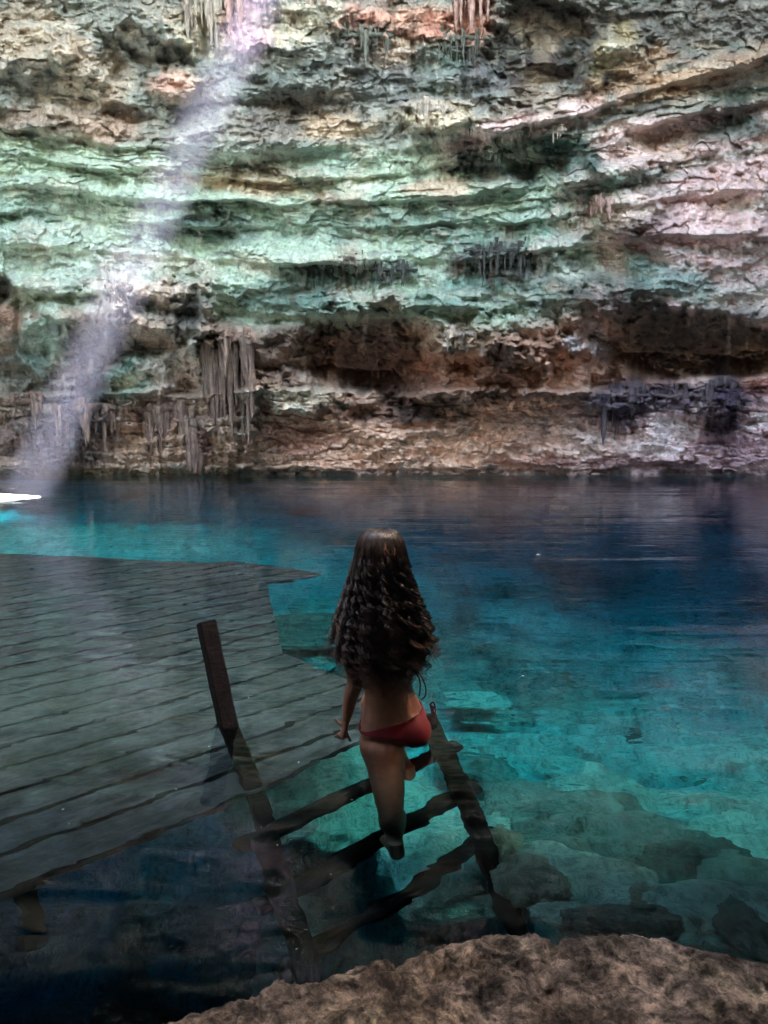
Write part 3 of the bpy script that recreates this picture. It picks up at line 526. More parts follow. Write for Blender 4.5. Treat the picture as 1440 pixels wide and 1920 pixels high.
while k < 40:
    a = d0-pw*(k+1)+.014+.006*random.random(); b_ = d0-pw*k-.012; k += 1
    q = clip_poly(clip_poly(poly, NRM, a, True), NRM, b_, False)
    if len(q) < 3: continue
    # resample outline with ragged edges, as a thick board
    qs = []
    for i in range(len(q)):
        A = q[i]; B = q[(i+1) % len(q)]; L = np.linalg.norm(B-A); m_ = max(1, int(L/.09))
        for j in range(m_):
            p_ = A+(B-A)*j/m_; g = (0 if j == 0 else .004)*perlin(np.array([p_[0]*9.]), np.array([p_[1]*9.]), np.array([k*1.]))[0]; qs.append(p_+NRM*g)
    zz = -DK+random.uniform(-.006, .004)-.004*k*0; nq = len(qs)
    mb.add([np.array([*p_, zz]) for p_ in qs]+[np.array([*p_, zz-.05]) for p_ in qs], [tuple(range(nq)), tuple(range(2*nq-1, nq-1, -1))]+[(i, (i+1) % nq, (i+1) % nq+nq, i+nq) for i in range(nq)])
mb.build('planks', M_deck, deck, smooth=False, off=off)
for s_e in (.25,):
    c0 = pl0-E0*s_e; A = np.array([*(c0-NRM*.5), -DK-.13]); B = np.array([*(c0-NRM*4.6), -DK-.13])
    MB().tube([A, B], [.07, .07], n=4).build('joist', M_beam, deck, smooth=False, off=off)
for s_e in (.3,):
    for t_ in (2.4,):
        c0 = pl0-E0*s_e-NRM*t_; MB().tube([np.array([*c0, -DK-.16]), np.array([*c0, -4.])], [.08, .09], n=8).build('pile', M_beam, deck, off=off)

# ------------------------------------------------------------------ leaning post
LEAN = np.array([.13, -.14, -.5]); 
pt = W(427, 1358); top = pt-LEAN*.90; bot = pt+LEAN*1.7
def square_beam(pts, w_, rot=0., taper=None, bev=.18):
    """bevelled square section"""
    V = []; Fc = []; pts = [np.asarray(p, float) for p in pts]; n_ = 8
    for i, p in enumerate(pts):
        d = pts[min(i+1, len(pts)-1)]-pts[max(i-1, 0)]; d /= np.linalg.norm(d); u = np.cross(d, [math.cos(rot), math.sin(rot), 0]); u /= np.linalg.norm(u); v = np.cross(d, u)
        ww = w_/2*(1 if taper is None else taper[i])
        for a, b_ in ((1, 1-bev), (1-bev, 1), (-1+bev, 1), (-1, 1-bev), (-1, -1+bev), (-1+bev, -1), (1-bev, -1), (1, -1+bev)): V.append(p+u*a*ww+v*b_*ww)
    for i in range(len(pts)-1):
        for k_ in range(n_): a = i*n_+k_; b_ = i*n_+(k_+1) % n_; Fc.append((a, b_, b_+n_, a+n_))
    Fc.append(tuple(range(n_-1, -1, -1))); Fc.append(tuple((len(pts)-1)*n_+k_ for k_ in range(n_)))
    return V, Fc
ptsb = [top+(bot-top)*t for t in np.linspace(0, 1, 24)]; ptsb = [ptsb[0]-LEAN*.012]+ptsb
tp = [.86]+[.97+.02*math.sin(i*1.7) for i in range(24)]
V, Fc = square_beam(ptsb, .082, .5, tp)
post = mesh('wooden_post', [v-pt for v in V], Fc, M_post, smooth=False); post.location = tuple(pt)
tag(post, 'dark square wooden post leaning up out of the water at the platform edge', 'post')

# ------------------------------------------------------------------ submerged ladder
rr0 = W(800, 1352)-LEAN*0.0; OFFS = np.array([-.74, -.70, 0])*.98
lad = empty('wooden_ladder', rr0); tag(lad, 'dark wooden ladder under water on which the woman stands', 'ladder')
for q_, z0, z1 in ((np.zeros(3), -.05, 3.0), (OFFS, .56, 3.0)):
    pts_ = [rr0+q_+LEAN*t for t in np.linspace(z0, z1, 30)]
    V, Fc = tube_vf(pts_, [.052+.005*math.sin(i*1.3) for i in range(30)], n=12); mesh('rail', [v-rr0 for v in V], Fc, M_beam, lad)
RUNG = []
for z in (.34, .66, .98):
    c0 = rr0+LEAN*(z/.5); u = OFFS/np.linalg.norm(OFFS); a = c0-u*.12+np.array([-.03, .06, 0]); b_ = c0+OFFS+u*.10+np.array([-.03, .06, 0]); RUNG.append((a, b_))
    pts_ = [a+(b_-a)*t+np.array([0, 0, .006*math.sin(t*9+z*7)]) for t in np.linspace(0, 1, 16)]
    V, Fc = tube_vf(pts_, [.044+.004*math.sin(i*2.1+z) for i in range(16)], n=10); mesh('rung', [v-rr0 for v in V], Fc, M_beam, lad)
#PART2
# ------------------------------------------------------------------ dripstone hanging on the wall
M_dt = drip_material('tan_dripstone', (.27, .185, .13), (.09, .06, .045)); M_dd = drip_material('dark_dripstone', (.075, .07, .055), (.03, .034, .027)); M_dp = drip_material('purple_grey_dripstone', (.13, .10, .105), (.055, .042, .045))
M_dc = drip_material('cream_dripstone', (.55, .48, .38), (.25, .20, .16)); M_do = drip_material('pink_dripstone', (.60, .38, .30), (.30, .18, .15)); M_dg = drip_material('green_dripstone', (.20, .21, .16), (.08, .09, .07))
def wallY(px, py):
    return wall_point(np.array([[float(px)]]), np.array([[float(py)]]))[0][0, 0, 1]
def curtain(name, label, mat, x0, x1, ytop, ybot, n_, wd, seed, cat='stalactites', group=None, jit=.5, out=.22, blunt=.25, fill=True):
    """a cluster of hanging dripstone: n_ tapering irregular spikes between photo columns x0..x1"""
    rs = np.random.default_rng(seed); cx = (x0+x1)/2; mb_ = MB(); Ys = [wallY(x0+(x1-x0)*t, ytop+5) for t in (0, .25, .5, .75, 1)]
    yt = lambda x: ytop[0]+(ytop[1]-ytop[0])*(x-x0)/(x1-x0) if hasattr(ytop, '__len__') else ytop
    base = atY(cx, ytop, np.median(Ys)); 
    for i in range(int(n_*1.5) if n_ > 5 else n_):
        x = x0+(x1-x0)*(rs.random() if n_ > 5 else (i+rs.uniform(-.4, .4)+.5)/n_); ty = ytop+rs.uniform(-6, 6)
        Y = np.interp(x, np.linspace(x0, x1, 5), Ys)-out*rs.uniform(-.2, .9); sc = Y/F
        ty += rs.uniform(-8, 8)*jit*2; L = (ybot-ytop)*sc*(1-jit*rs.random()**.6)*(1. if rs.random() > .35 else rs.uniform(.3, .7)); r = wd*sc*.5*rs.uniform(.3, 1.5)
        p0 = atY(x, ty, Y); N = 14; t = np.linspace(0, 1, N)
        px_ = p0[0]+np.cumsum(rs.normal(0, .009, N))*.6; py_ = Y+np.cumsum(rs.normal(0, .008, N))*.5+t*.05; pz = p0[2]+.12-(L+.12)*t
        prof_ = r*((1-t)**.75*(1-blunt)+blunt*(1-t**6))*(1+.18*np.sin(t*rs.uniform(8, 22)+rs.random()*6)+rs.normal(0, .09, N)); prof_[-1] = .004; prof_ = np.maximum(prof_, .004)
        mb_.tube(np.stack([px_, py_, pz], 1), prof_, n=8, ell=prof_*rs.uniform(.7, 1.1))
        if fill and rs.random() < .6:
            q = rs.uniform(.5, 1.1); mb_.tube(np.stack([px_[:7]+rs.uniform(-1, 1)*r, py_[:7]-.03, pz[:7]], 1), r*q*np.linspace(1, .1, 7)**.6, n=7)
    # the knotted lip the spikes grow from
    N = 18; xs_ = np.linspace(x0-3, x1+3, N); lp = []
    for x in xs_:
        Y = np.interp(x, np.linspace(x0, x1, 5), Ys)-out*.35; p_ = atY(x, ytop+rs.uniform(-3, 3), Y); lp.append(p_)
    if fill: mb_.tube(np.array(lp), wd*.016*.55*np.concatenate([[.3], 1+.35*rs.normal(size=N-2).clip(-1, 1), [.3]]), n=8, ell=wd*.016*.4*np.ones(N))
    o = mb_.build(name, mat, off=base); o.location = tuple(base); tag(o, label, cat, group); return o
G = 'dripstone hanging on the cave wall'
curtain('stalactite_columns', 'tall bundle of tan and brown columns left of the flat pale slab on the wall', M_dt, 385, 474, 640, 860, 24, 17, 1, group=G, jit=.5, out=.45)
curtain('stalactite_columns', 'upper dark brown part of the tall column bundle, under the green rock', M_dt, 415, 470, 635, 760, 9, 11, 2, group=G, jit=.6, out=.7)
curtain('stalactites', 'broad tan column reaching down to the water at left', M_dt, 352, 384, 795, 893, 4, 20, 3, 'rock column', G, jit=.02, out=.4, blunt=.85)
curtain('stalactites', 'long tan stalactites between the broad water column and the shadowed left end', M_dt, 255, 345, 765, 880, 13, 16, 4, group=G, jit=.55, out=.35)
curtain('stalactites', 'slender tan column touching the water, left of the broad one', M_dt, 284, 296, 790, 892, 2, 9, 41, 'rock column', G, jit=.02, out=.5, blunt=.7, fill=False)
curtain('stalactites', 'grey brown stalactites in the misty beam at the far left waterline', M_dt, 100, 215, 765, 850, 12, 13, 5, group=G, jit=.6, out=.3)
curtain('stalactites', 'drip curtain at the left picture edge just above the water', M_dt, 5, 75, 755, 830, 8, 14, 6, group=G, jit=.6, out=.3)
curtain('stalactites', 'dark fringe of short stalactites under the mint ledge left of centre', M_dd, 572, 690, 496, 550, 13, 6, 7, group=G, jit=.85, out=.08)
curtain('stalactites', 'dark fringe of short stalactites under the mint ledge at the centre', M_dd, 690, 780, 505, 570, 10, 6, 8, group=G, jit=.85, out=.08)
curtain('stalactites', 'dense dark fringe of long stalactites right of centre under the mint ledge', M_dd, 872, 1000, 470, 545, 17, 7, 9, group=G, jit=.8, out=.1)
curtain('stalactites', 'purple grey cluster of stalactites low on the pink wall', M_dp, 1130, 1188, 748, 830, 8, 10, 10, group=G, jit=.7, out=.15)
curtain('stalactites', 'low fringe of purple grey stalactites between two longer clusters', M_dp, 1192, 1322, 742, 785, 10, 8, 11, group=G, jit=.8, out=.08)
curtain('stalactites', 'longest purple grey cluster of stalactites near the right edge', M_dp, 1330, 1375, 722, 825, 6, 13, 12, group=G, jit=.6, out=.2)
curtain('stalactites', 'cream dripstone curtain at the top left of the lavender streak', M_dc, 345, 412, -10, 92, 12, 14, 13, group=G, jit=.5, out=.25)
curtain('stalactites', 'pink brown dripstone streaks at the top edge in the sun beam', M_do, 415, 455, -20, 72, 7, 12, 14, group=G, jit=.5, out=.25)
curtain('stalactites', 'pale fluted drip curtain at the top, right of the sun beam', M_dc, 520, 620, -10, 55, 16, 8, 15, group=G, jit=.6, out=.2)
curtain('stalactites', 'grey green drip curtain below the orange rock at the top', M_dg, 640, 735, 65, 125, 9, 7, 16, group=G, jit=.65, out=.2)
curtain('stalactites', 'grey green fringe at the right end of the orange rock at the top', M_dg, 800, 915, 70, 122, 11, 6, 17, group=G, jit=.6, out=.25)
curtain('stalactites', 'orange pink stalactites hanging from the top edge right of centre', M_do, 850, 916, -20, 60, 9, 10, 18, group=G, jit=.5, out=.35)
curtain('stalactites', 'single long thin dark stalactite in the upper middle of the wall', M_dd, 880, 890, 100, 244, 2, 8, 19, group=G, jit=.1, out=.45, blunt=.5, fill=False)
curtain('stalactites', 'cream fluted curtain under the dark patch in the upper middle', M_dc, 770, 850, 205, 248, 14, 7, 20, group=G, jit=.4, out=.15)
curtain('stalactites', 'lone pale stalactites hanging in the left of the wall by the beam', M_dc, 205, 245, 540, 600, 6, 11, 21, group=G, jit=.4, out=.3)
curtain('stalactites', 'mint green drips under the ledge in the right middle', M_dg, 905, 965, 282, 316, 9, 7, 22, group=G, jit=.5, out=.2)
curtain('stalactites', 'pale pink drips under the long rising ledge at right', M_dc, 930, 1060, 245, 268, 18, 7, 23, group=G, jit=.5, out=.12)
curtain('stalactites', 'pink drips on the right wall above the rough purple patch', M_do, 1105, 1150, 380, 410, 7, 8, 24, group=G, jit=.5, out=.2)
curtain('stalactites', 'pale drips on the big brown boulder in the hollow', M_dc, 832, 905, 628, 668, 7, 9, 25, group=G, jit=.5, out=.1)

# ------------------------------------------------------------------ the beam of sun in drifting mist
b0 = W(45, 936); b0[2] = .02; tsun = np.array(TOSUN[:]); L_ = 17.6/tsun[2]; N = 26
ML = L_; V, Fc = tube_vf([np.array([0, 0, ML*t]) for t in np.linspace(0, 1, N)], .62, n=24)
mt = NT('sunlit_mist'); mt.N.remove(mt.b); pv = mt.n('ShaderNodeVolumePrincipled'); pv.inputs['Color'].default_value = (.66, .68, 1.0, 1)
tc = mt.n('ShaderNodeTexCoord'); sx = mt.n('ShaderNodeSeparateXYZ'); cx_ = mt.n('ShaderNodeCombineXYZ'); ln = mt.n('ShaderNodeVectorMath', _operation='LENGTH')
mt.link(tc.outputs['Object'], sx.inputs[0]); mt.link(sx.outputs[0], cx_.inputs[0]); mt.link(sx.outputs[1], cx_.inputs[1]); mt.link(cx_.outputs[0], ln.inputs[0])
mr = mt.n('ShaderNodeMapRange', _interpolation_type='SMOOTHSTEP'); mr.inputs[1].default_value = .6; mr.inputs[2].default_value = .05; mr.inputs[3].default_value = 0; mr.inputs[4].default_value = MIST; mt.link(ln.outputs['Value'], mr.inputs[0])
nr = mt.n('ShaderNodeMapRange'); nr.inputs[1].default_value = .3; nr.inputs[2].default_value = .7; nr.inputs[3].default_value = .85; nr.inputs[4].default_value = 1.15; mt.link(mt.noise(mt.obj((1, 1, .3)), 1.3, 3, .55), nr.inputs[0])
mm_ = mt.n('ShaderNodeMath', _operation='MULTIPLY'); mt.link(mr.outputs[0], mm_.inputs[0]); mt.link(nr.outputs[0], mm_.inputs[1]); mt.link(mm_.outputs[0], pv.inputs['Density']); mt.link(pv.outputs[0], mt.out.inputs['Volume'])
mo = tag(mesh('mist', V, Fc, mt.m), 'pale lavender mist lit by the slanting sun beam at left', kind='stuff'); mo.location = tuple(b0); mo.rotation_euler = sun.rotation_euler
# pale sheet added on the lake to stand in for the beam's sunlit patch
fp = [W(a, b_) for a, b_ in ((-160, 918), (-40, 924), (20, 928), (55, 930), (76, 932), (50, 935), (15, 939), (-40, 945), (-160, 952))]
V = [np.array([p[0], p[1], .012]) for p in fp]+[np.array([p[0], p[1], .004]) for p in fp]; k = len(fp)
mf = NT('pale_sun_patch'); mf.b.inputs['Base Color'].default_value = (.55, .6, .65, 1); mf.b.inputs['Roughness'].default_value = .6
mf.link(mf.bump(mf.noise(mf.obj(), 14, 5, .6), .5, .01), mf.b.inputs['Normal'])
tag(mesh('sun_patch_sheet', V, [tuple(range(k-1, -1, -1)), tuple(range(k, 2*k))]+[(i, (i+1) % k, (i+1) % k+k, i+k) for i in range(k)], mf.m, smooth=False), 'pale sheet added as the sunlit patch where the sun beam lands at left', 'painted sun patch')
# floating specks
SP = [(466, 1308), (395, 1228), (835, 1083), (848, 1083), (857, 1089), (560, 1430), (560, 1456), (490, 1552), (545, 1575), (700, 1550), (620, 1640), (1054, 1502), (1303, 1450), (980, 1268), (1315, 1280), (595, 1478), (520, 1585), (118, 1518), (130, 1545), (1010, 1040), (330, 1480), (556, 1780), (392, 1400), (905, 1255), (1330, 1245), (660, 1500)]
msp = NT('pale_speck'); msp.b.inputs['Base Color'].default_value = (.6, .62, .6, 1); msp.b.inputs['Roughness'].default_value = .4
sp0 = None
for a, b_ in SP:
    p_ = W(a, b_); r_ = random.uniform(.0018, .004)*p_[1]/3
    if sp0 is None:
        V = []; Fc = []
        for z_, q in ((0, .55), (.35, 1.), (.75, .7)):
            for k_ in range(7): aa = k_*2*math.pi/7; V.append((math.cos(aa)*q*1.7, math.sin(aa)*q*(1+.25*math.sin(k_*2.3)), z_))
        for i in range(2):
            for k_ in range(7): q_ = i*7+k_; r2_ = i*7+(k_+1) % 7; Fc.append((q_, r2_, r2_+7, q_+7))
        Fc += [tuple(range(6, -1, -1)), tuple(range(14, 21))]
        o = sp0 = mesh('floating_speck', V, Fc, msp.m)
    else: o = sp0.copy(); col.objects.link(o)
    o.location = (p_[0], p_[1], .0005); o.scale = (r_, r_, r_*.7); o.rotation_euler = (0, 0, random.random()*3)
    tag(o, 'tiny pale speck floating on the still water', 'speck', 'specks floating on the water')

# ------------------------------------------------------------------ the woman
YB = 3.30; YAW = R(26)
def A(px, py, dy=0.): return atY(px, py, YB+dy)
fwd = np.array([-math.sin(YAW), math.cos(YAW), 0]); rgt = np.array([math.cos(YAW), math.sin(YAW), 0]); zup = np.array([0, 0, 1.])
def loft(mb_, rings, n_=28):
    """rings: centre, rx, ry, yaw, lean"""
    V = []; Fc = []
    for c, rx_, ry_ in rings:
        for k in range(n_):
            a = 2*math.pi*k/n_; V.append(c+rgt*math.cos(a)*rx_+fwd*math.sin(a)*ry_)
    for i in range(len(rings)-1):
        for k in range(n_): a = i*n_+k; b_ = i*n_+(k+1) % n_; Fc.append((a, b_, b_+n_, a+n_))
    Fc.append(tuple(range(n_-1, -1, -1))); Fc.append(tuple((len(rings)-1)*n_+k for k in range(n_)))
    mb_.add(V, Fc)
def smooth_path(pts, rad, m=6, rad2=None):
    pts = np.array(pts, float); t = np.arange(len(pts)); tt_ = np.linspace(0, len(pts)-1, (len(pts)-1)*m+1)
    def cr(v):
        v = np.asarray(v, float); out = []
        for q in tt_:
            i = min(int(q), len(v)-2); f = q-i; p0 = v[max(i-1, 0)]; p1 = v[i]; p2 = v[i+1]; p3 = v[min(i+2, len(v)-1)]
            out.append(.5*((2*p1)+(-p0+p2)*f+(2*p0-5*p1+4*p2-p3)*f*f+(-p0+3*p1-3*p2+p3)*f**3))
        return np.array(out)
    return cr(pts), cr(rad), (cr(rad2) if rad2 is not None else None)
def sphere(mb_, c, rx_, ry_, rz_, n_=20):
    V = []; Fc = []; m_ = n_//2
    for i in range(m_+1):
        ph = math.pi*(i+.02*(i == 0)-.02*(i == m_))/m_
        for k in range(n_):
            a = 2*math.pi*k/n_; V.append(np.asarray(c)+rgt*math.cos(a)*math.sin(ph)*rx_+fwd*math.sin(a)*math.sin(ph)*ry_+zup*math.cos(ph)*rz_)
    for i in range(m_):
        for k in range(n_): a = i*n_+k; b_ = i*n_+(k+1) % n_; Fc.append((a, a+n_, b_+n_, b_))
    Fc.append(tuple(range(n_))); Fc.append(tuple(m_*n_+k for k in range(n_-1, -1, -1))); mb_.add(V, Fc)
TORSO = [(A(715, 1128), .045, .05), (A(715, 1142), .075, .06), (A(716, 1152), .135, .075), (A(716, 1166), .165, .088), (A(717, 1195), .155, .098), (A(719, 1225), .140, .095), (A(723, 1255), .125, .085), (A(729, 1290), .112, .078), (A(734, 1318), .128, .088), (A(737, 1342), .148, .103), (A(738, 1362), .158, .110), (A(738, 1380), .150, .105), (A(738, 1396), .11, .08)]
bmb = MB(); loft(bmb, [(c, rx_, ry_) for c, rx_, ry_ in TORSO][::-1])
sphere(bmb, A(708, 1368)-fwd*.045, .083, .075, .080); sphere(bmb, A(766, 1364)-fwd*.042, .076, .074, .078)
# shoulder blades, chest
sphere(bmb, A(690, 1185)-fwd*.055, .05, .03, .07); sphere(bmb, A(745, 1185)-fwd*.055, .05, .03, .07)
for s_ in (-1, 1): sphere(bmb, A(717, 1212)+rgt*s_*.072+fwd*.07, .055, .055, .055)
def limb(pts, rad, rad2=None, m=6, n_=16):
    P_, r_, r2 = smooth_path(pts, rad, m, rad2); bmb.tube(P_, np.maximum(r_, .003), n=n_, ell=r2)
HC = A(713, 1042)-fwd*.0
limb([A(715, 1150), A(714, 1120), A(713, 1085)], [.06, .052, .052])
# head: skull, face, jaw, nose, ears
sphere(bmb, HC+zup*.012-fwd*.012, .073, .088, .092); sphere(bmb, HC+fwd*.028-zup*.035, .058, .062, .078); sphere(bmb, HC+fwd*.055-zup*.085, .030, .030, .026)
limb([HC+fwd*.088+zup*.005, HC+fwd*.104-zup*.022, HC+fwd*.092-zup*.035], [.008, .012, .010], m=3, n_=8)
limb([HC+fwd*.086-zup*.056-rgt*.02, HC+fwd*.092-zup*.056, HC+fwd*.086-zup*.056+rgt*.02], [.005, .009, .005], m=3, n_=8)
for s_ in (-1, 1): sphere(bmb, HC+rgt*s_*.075-zup*.012, .012, .018, .030, 12)
# left arm and hand
sh = A(652, 1168); el = A(664, 1275)-fwd*.01; wr = A(655, 1352)+fwd*.03
limb([A(690, 1160), sh, (sh+el)/2+np.array([-.004, 0, 0]), el, (el*.6+wr*.4)+np.array([-.004, 0, 0]), wr], [.05, .052, .042, .037, .036, .024], [.05, .05, .042, .036, .034, .020])
pm_ = A(651, 1376)+fwd*.035
limb([wr, pm_, A(650, 1388)+fwd*.04], [.022, .034, .034], [.018, .015, .012])
for k_, (tx, ty, sp_) in enumerate([(636, 1400, -.022), (643, 1409, -.008), (651, 1412, .006), (660, 1407, .019)]):
    f0 = A(650, 1386)+fwd*.04+np.array([sp_, 0, 0]); f2 = A(tx, ty)+fwd*(.055 if k_ < 3 else .02); f1 = (f0+f2)/2+np.array([0, 0, .006])-fwd*.008
    limb([f0-(f2-f0)*.3, f0, f1, f2], [.011, .0105, .0095, .0075], m=4, n_=10)
limb([wr+(pm_-wr)*.3, A(641, 1362)+fwd*.03, A(634, 1352)+fwd*.035], [.013, .010, .008], m=4, n_=10)
# right arm: forward, the hand on the top of the ladder rail
railtop = rr0-LEAN*.22
# left leg, standing on the second rung
kneeL = W(731, 1487, .34)-np.array([0, .10, 0]); ankL = W(741, 1588, .60); 
limb([A(712, 1368), W(716, 1402, .05), W(724, 1440, .18), kneeL, W(735, 1518, .44)-np.array([0, .08, 0]), W(739, 1550, .53)-np.array([0, .03, 0]), ankL], [.085, .098, .082, .058, .057, .042, .033], [.085, .10, .084, .056, .056, .040, .033])
def foot(ank, yaw, down=.06):
    f_ = np.array([-math.sin(yaw), math.cos(yaw), 0]); s_ = np.array([math.cos(yaw), math.sin(yaw), 0])
    limb([ank+zup*.04, ank-f_*.02-zup*.02, ank-f_*.015-zup*(down-.012)], [.034, .032, .026], m=4)
    limb([ank-f_*.02-zup*(down-.028), ank+f_*.06-zup*(down-.03), ank+f_*.12-zup*(down-.018), ank+f_*.15-zup*(down-.012)], [.028, .036, .040, .036], [.026, .028, .016, .010], m=4)
    for k in range(5):
        q = ank+f_*(.145-.004*k*k*.5)+s_*(-.028+.015*k)*(-1)-zup*(down-.010); limb([q, q+f_*(.03-.002*k)], [.0095-.0006*k, .007], m=3, n_=8)
foot(ankL, R(20)); 
# right leg, knee raised, foot on the upper rung
ankR = W(764, 1446, .30); hipR = A(764, 1366); kneeR = ankR+fwd*.30+np.array([.03, 0, .33])
kneeR = hipR+(kneeR-hipR)/np.linalg.norm(kneeR-hipR)*.40
sh = A(781, 1168); el = A(776, 1266)+fwd*.06; wr = hipR*.55+kneeR*.45+zup*.11-rgt*.02
limb([A(745, 1160), sh, (sh+el)/2, el, (el+wr)/2, wr], [.05, .050, .042, .036, .033, .023])
hd = (kneeR-hipR)/np.linalg.norm(kneeR-hipR); pr = wr+hd*.08-zup*.015
limb([wr, wr+hd*.04-zup*.004, pr], [.021, .034, .034], [.018, .016, .013])
for k_, L3 in enumerate((.065, .075, .07, .055)):
    q0 = pr+rgt*(.026-.017*k_); limb([q0-hd*.03, q0, q0+hd*L3*.55-zup*.006, q0+hd*L3-zup*.022], [.010, .0095, .0088, .007], m=3, n_=8)
limb([wr+hd*.02, wr+hd*.045-rgt*.042-zup*.01, wr+hd*.075-rgt*.048-zup*.02], [.013, .010, .008], m=3, n_=8)
limb([hipR, hipR*.65+kneeR*.35, hipR*.3+kneeR*.7, kneeR, kneeR*.7+ankR*.3-fwd*.01, kneeR*.35+ankR*.65, ankR], [.088, .085, .068, .056, .055, .044, .033])
foot(ankR, R(20), .05)
me = bpy.data.meshes.new('tmp_body'); me.from_pydata([tuple(v) for v in bmb.V], [], bmb.F); 
bm = bmesh.new(); bm.from_mesh(me); bmesh.ops.recalc_face_normals(bm, faces=bm.faces); bm.to_mesh(me); bm.free()
tmp = bpy.data.objects.new('tmp_body', me); col.objects.link(tmp)
md = tmp.modifiers.new('r', 'REMESH'); md.mode = 'VOXEL'; md.voxel_size = .005; md.use_smooth_shade = True
ms = tmp.modifiers.new('s', 'SMOOTH'); ms.factor = .5; ms.iterations = 5
dg = bpy.context.evaluated_depsgraph_get(); body_me = bpy.data.meshes.new_from_object(tmp.evaluated_get(dg)); body_me.name = 'person'
bpy.data.objects.remove(tmp); ORG = np.array([*A(738, 1380)[:2], 0.])
co = np.zeros(len(body_me.vertices)*3, np.float32); body_me.vertices.foreach_get('co', co); co = co.reshape(-1, 3)-ORG; body_me.vertices.foreach_set('co', co.astype(np.float32).ravel())
body_me.materials.clear()
sk = NT('skin'); sk.b.inputs['Base Color'].default_value = (.42, .21, .135, 1); sk.b.inputs['Roughness'].default_value = .5
sk.b.inputs['Subsurface Weight'].default_value = .1; sk.b.inputs['Subsurface Radius'].default_value = (.01, .004, .002)
n_s = sk.noise(sk.obj(), 25, 4, .6); sk.link(sk.mix(1., sk.mix(sk.ramp(n_s, [(.35, 0.), (.65, 1.)]), (.20, .088, .052), (.25, .112, .068)), (1, 1, 1), 'MULTIPLY'), sk.b.inputs['Base Color']); sk.link(sk.bump(sk.noise(sk.obj(), 350, 2, .5), .12, .001), sk.b.inputs['Normal'])
body_me.materials.append(sk.m); body_me.polygons.foreach_set('use_smooth', [True]*len(body_me.polygons))
girl = bpy.data.objects.new('person', body_me); col.objects.link(girl); girl.location = tuple(ORG)
tag(girl, 'woman with long dark curly hair and red bikini seen from behind, standing on the ladder', 'person')
def pm_build(mb_, name, mat, smooth=True): return mesh(name, [v-ORG for v in mb_.V], mb_.F, mat, girl, smooth)
# eyes
ey = NT('eye'); ey.b.inputs['Base Color'].default_value = (.7, .68, .65, 1)
for s_ in (-1, 1):
    q = MB(); sphere(q, HC+fwd*.083+rgt*s_*.028+zup*.006, .011, .009, .008, 12); pm_build(q, 'eye', ey.m)
# bikini
rd_ = NT('red_fabric'); rd_.b.inputs['Base Color'].default_value = (.15, .002, .008, 1); rd_.b.inputs['Roughness'].default_value = .7; rd_.link(rd_.bump(rd_.noise(rd_.obj(), 300, 2, .5), .3, .001), rd_.b.inputs['Normal'])
rdk = NT('dark_red_cord'); rdk.b.inputs['Base Color'].default_value = (.10, .006, .015, 1); rdk.b.inputs['Roughness'].default_value = .6
def ring_at(z):
    zs = np.array([c[2] for c, _, _ in TORSO])[::-1]; cxs = np.array([c[0] for c, _, _ in TORSO])[::-1]; cys = np.array([c[1] for c, _, _ in TORSO])[::-1]; rxs = np.array([r for _, r, _ in TORSO])[::-1]; rys = np.array([r for _, _, r in TORSO])[::-1]
    return np.array([np.interp(z, zs, cxs), np.interp(z, zs, cys), z]), np.interp(z, zs, rxs), np.interp(z, zs, rys)
def hip_patch(name, th0, th1, ztop, zbot, nth, nz_, off=.012):
    V = []; Fc = []
    for i in range(nth):
        t = i/(nth-1); th = th0+(th1-th0)*t; zt = ztop(t); zb = zbot(t)
        for j in range(nz_):
            z = zt+(zb-zt)*j/(nz_-1); c, rx_, ry_ = ring_at(z); V.append(c+rgt*math.cos(th)*(rx_+off)+fwd*math.sin(th)*(ry_+off)-ORG)
    for i in range(nth-1):
        for j in range(nz_-1): a = i*nz_+j; Fc.append((a, a+nz_, a+nz_+1, a+1))
    o = mesh(name, V, Fc, rd_.m, girl); sw = o.modifiers.new('w', 'SHRINKWRAP'); sw.target = girl; sw.wrap_method = 'PROJECT' if False else 'NEAREST_SURFACEPOINT'; sw.wrap_mode = 'OUTSIDE_SURFACE'; sw.offset = .004
    so = o.modifiers.new('t', 'SOLIDIFY'); so.thickness = .003; return o
zA = lambda py: A(738, py)[2]
bell = lambda t, c, w_: math.exp(-((t-c)/w_)**2)
hip_patch('bikini_bottom', R(180), R(360), lambda t: zA(1352-30*t+6*bell(t, .1, .2)), lambda t: zA(1362-18*t*t*0-22*max(0, t-.85)/.15+22*bell(t, .62, .17)), 60, 14)
hip_patch('bikini_bottom', R(0), R(180), lambda t: zA(1325+25*t+10*bell(t, .5, .2)), lambda t: zA(1332+29*t+34*bell(t, .5, .18)), 50, 14)
def cord(pts, r_, name='string', mat=None):
    q = MB(); P_, rr_, _ = smooth_path(pts, [r_]*len(pts), 6); q.tube(P_, rr_, n=8); return pm_build(q, name, mat or rd_.m)
LH = A(686, 1358)-rgt*.004; RH = A(802, 1322)+rgt*.01
for H_, sgn in ((LH, -1), (RH, 1)):
    d_ = rgt*sgn
    cord([H_, H_+d_*.012+zup*.012-fwd*.01, H_+d_*.02-zup*.012-fwd*.012, H_-fwd*.006], .0035, 'bow')
    cord([H_, H_+d_*.010-zup*.02-fwd*.014, H_+d_*.004-zup*.034-fwd*.014, H_-fwd*.006], .0035, 'bow')
    cord([H_, H_+d_*.014-zup*.03-fwd*.008, H_+d_*.022-zup*.06-fwd*.01], .003, 'string')
    cord([H_, H_+d_*.022-zup*.022-fwd*.012, H_+d_*.016-zup*.05-fwd*.015], .003, 'string')
S0 = A(770, 1252, -.06)
cord([S0, A(788, 1266, -.08), A(798, 1288, -.08), A(797, 1305, -.08), A(790, 1312, -.08)], .0032, 'string', rdk.m)
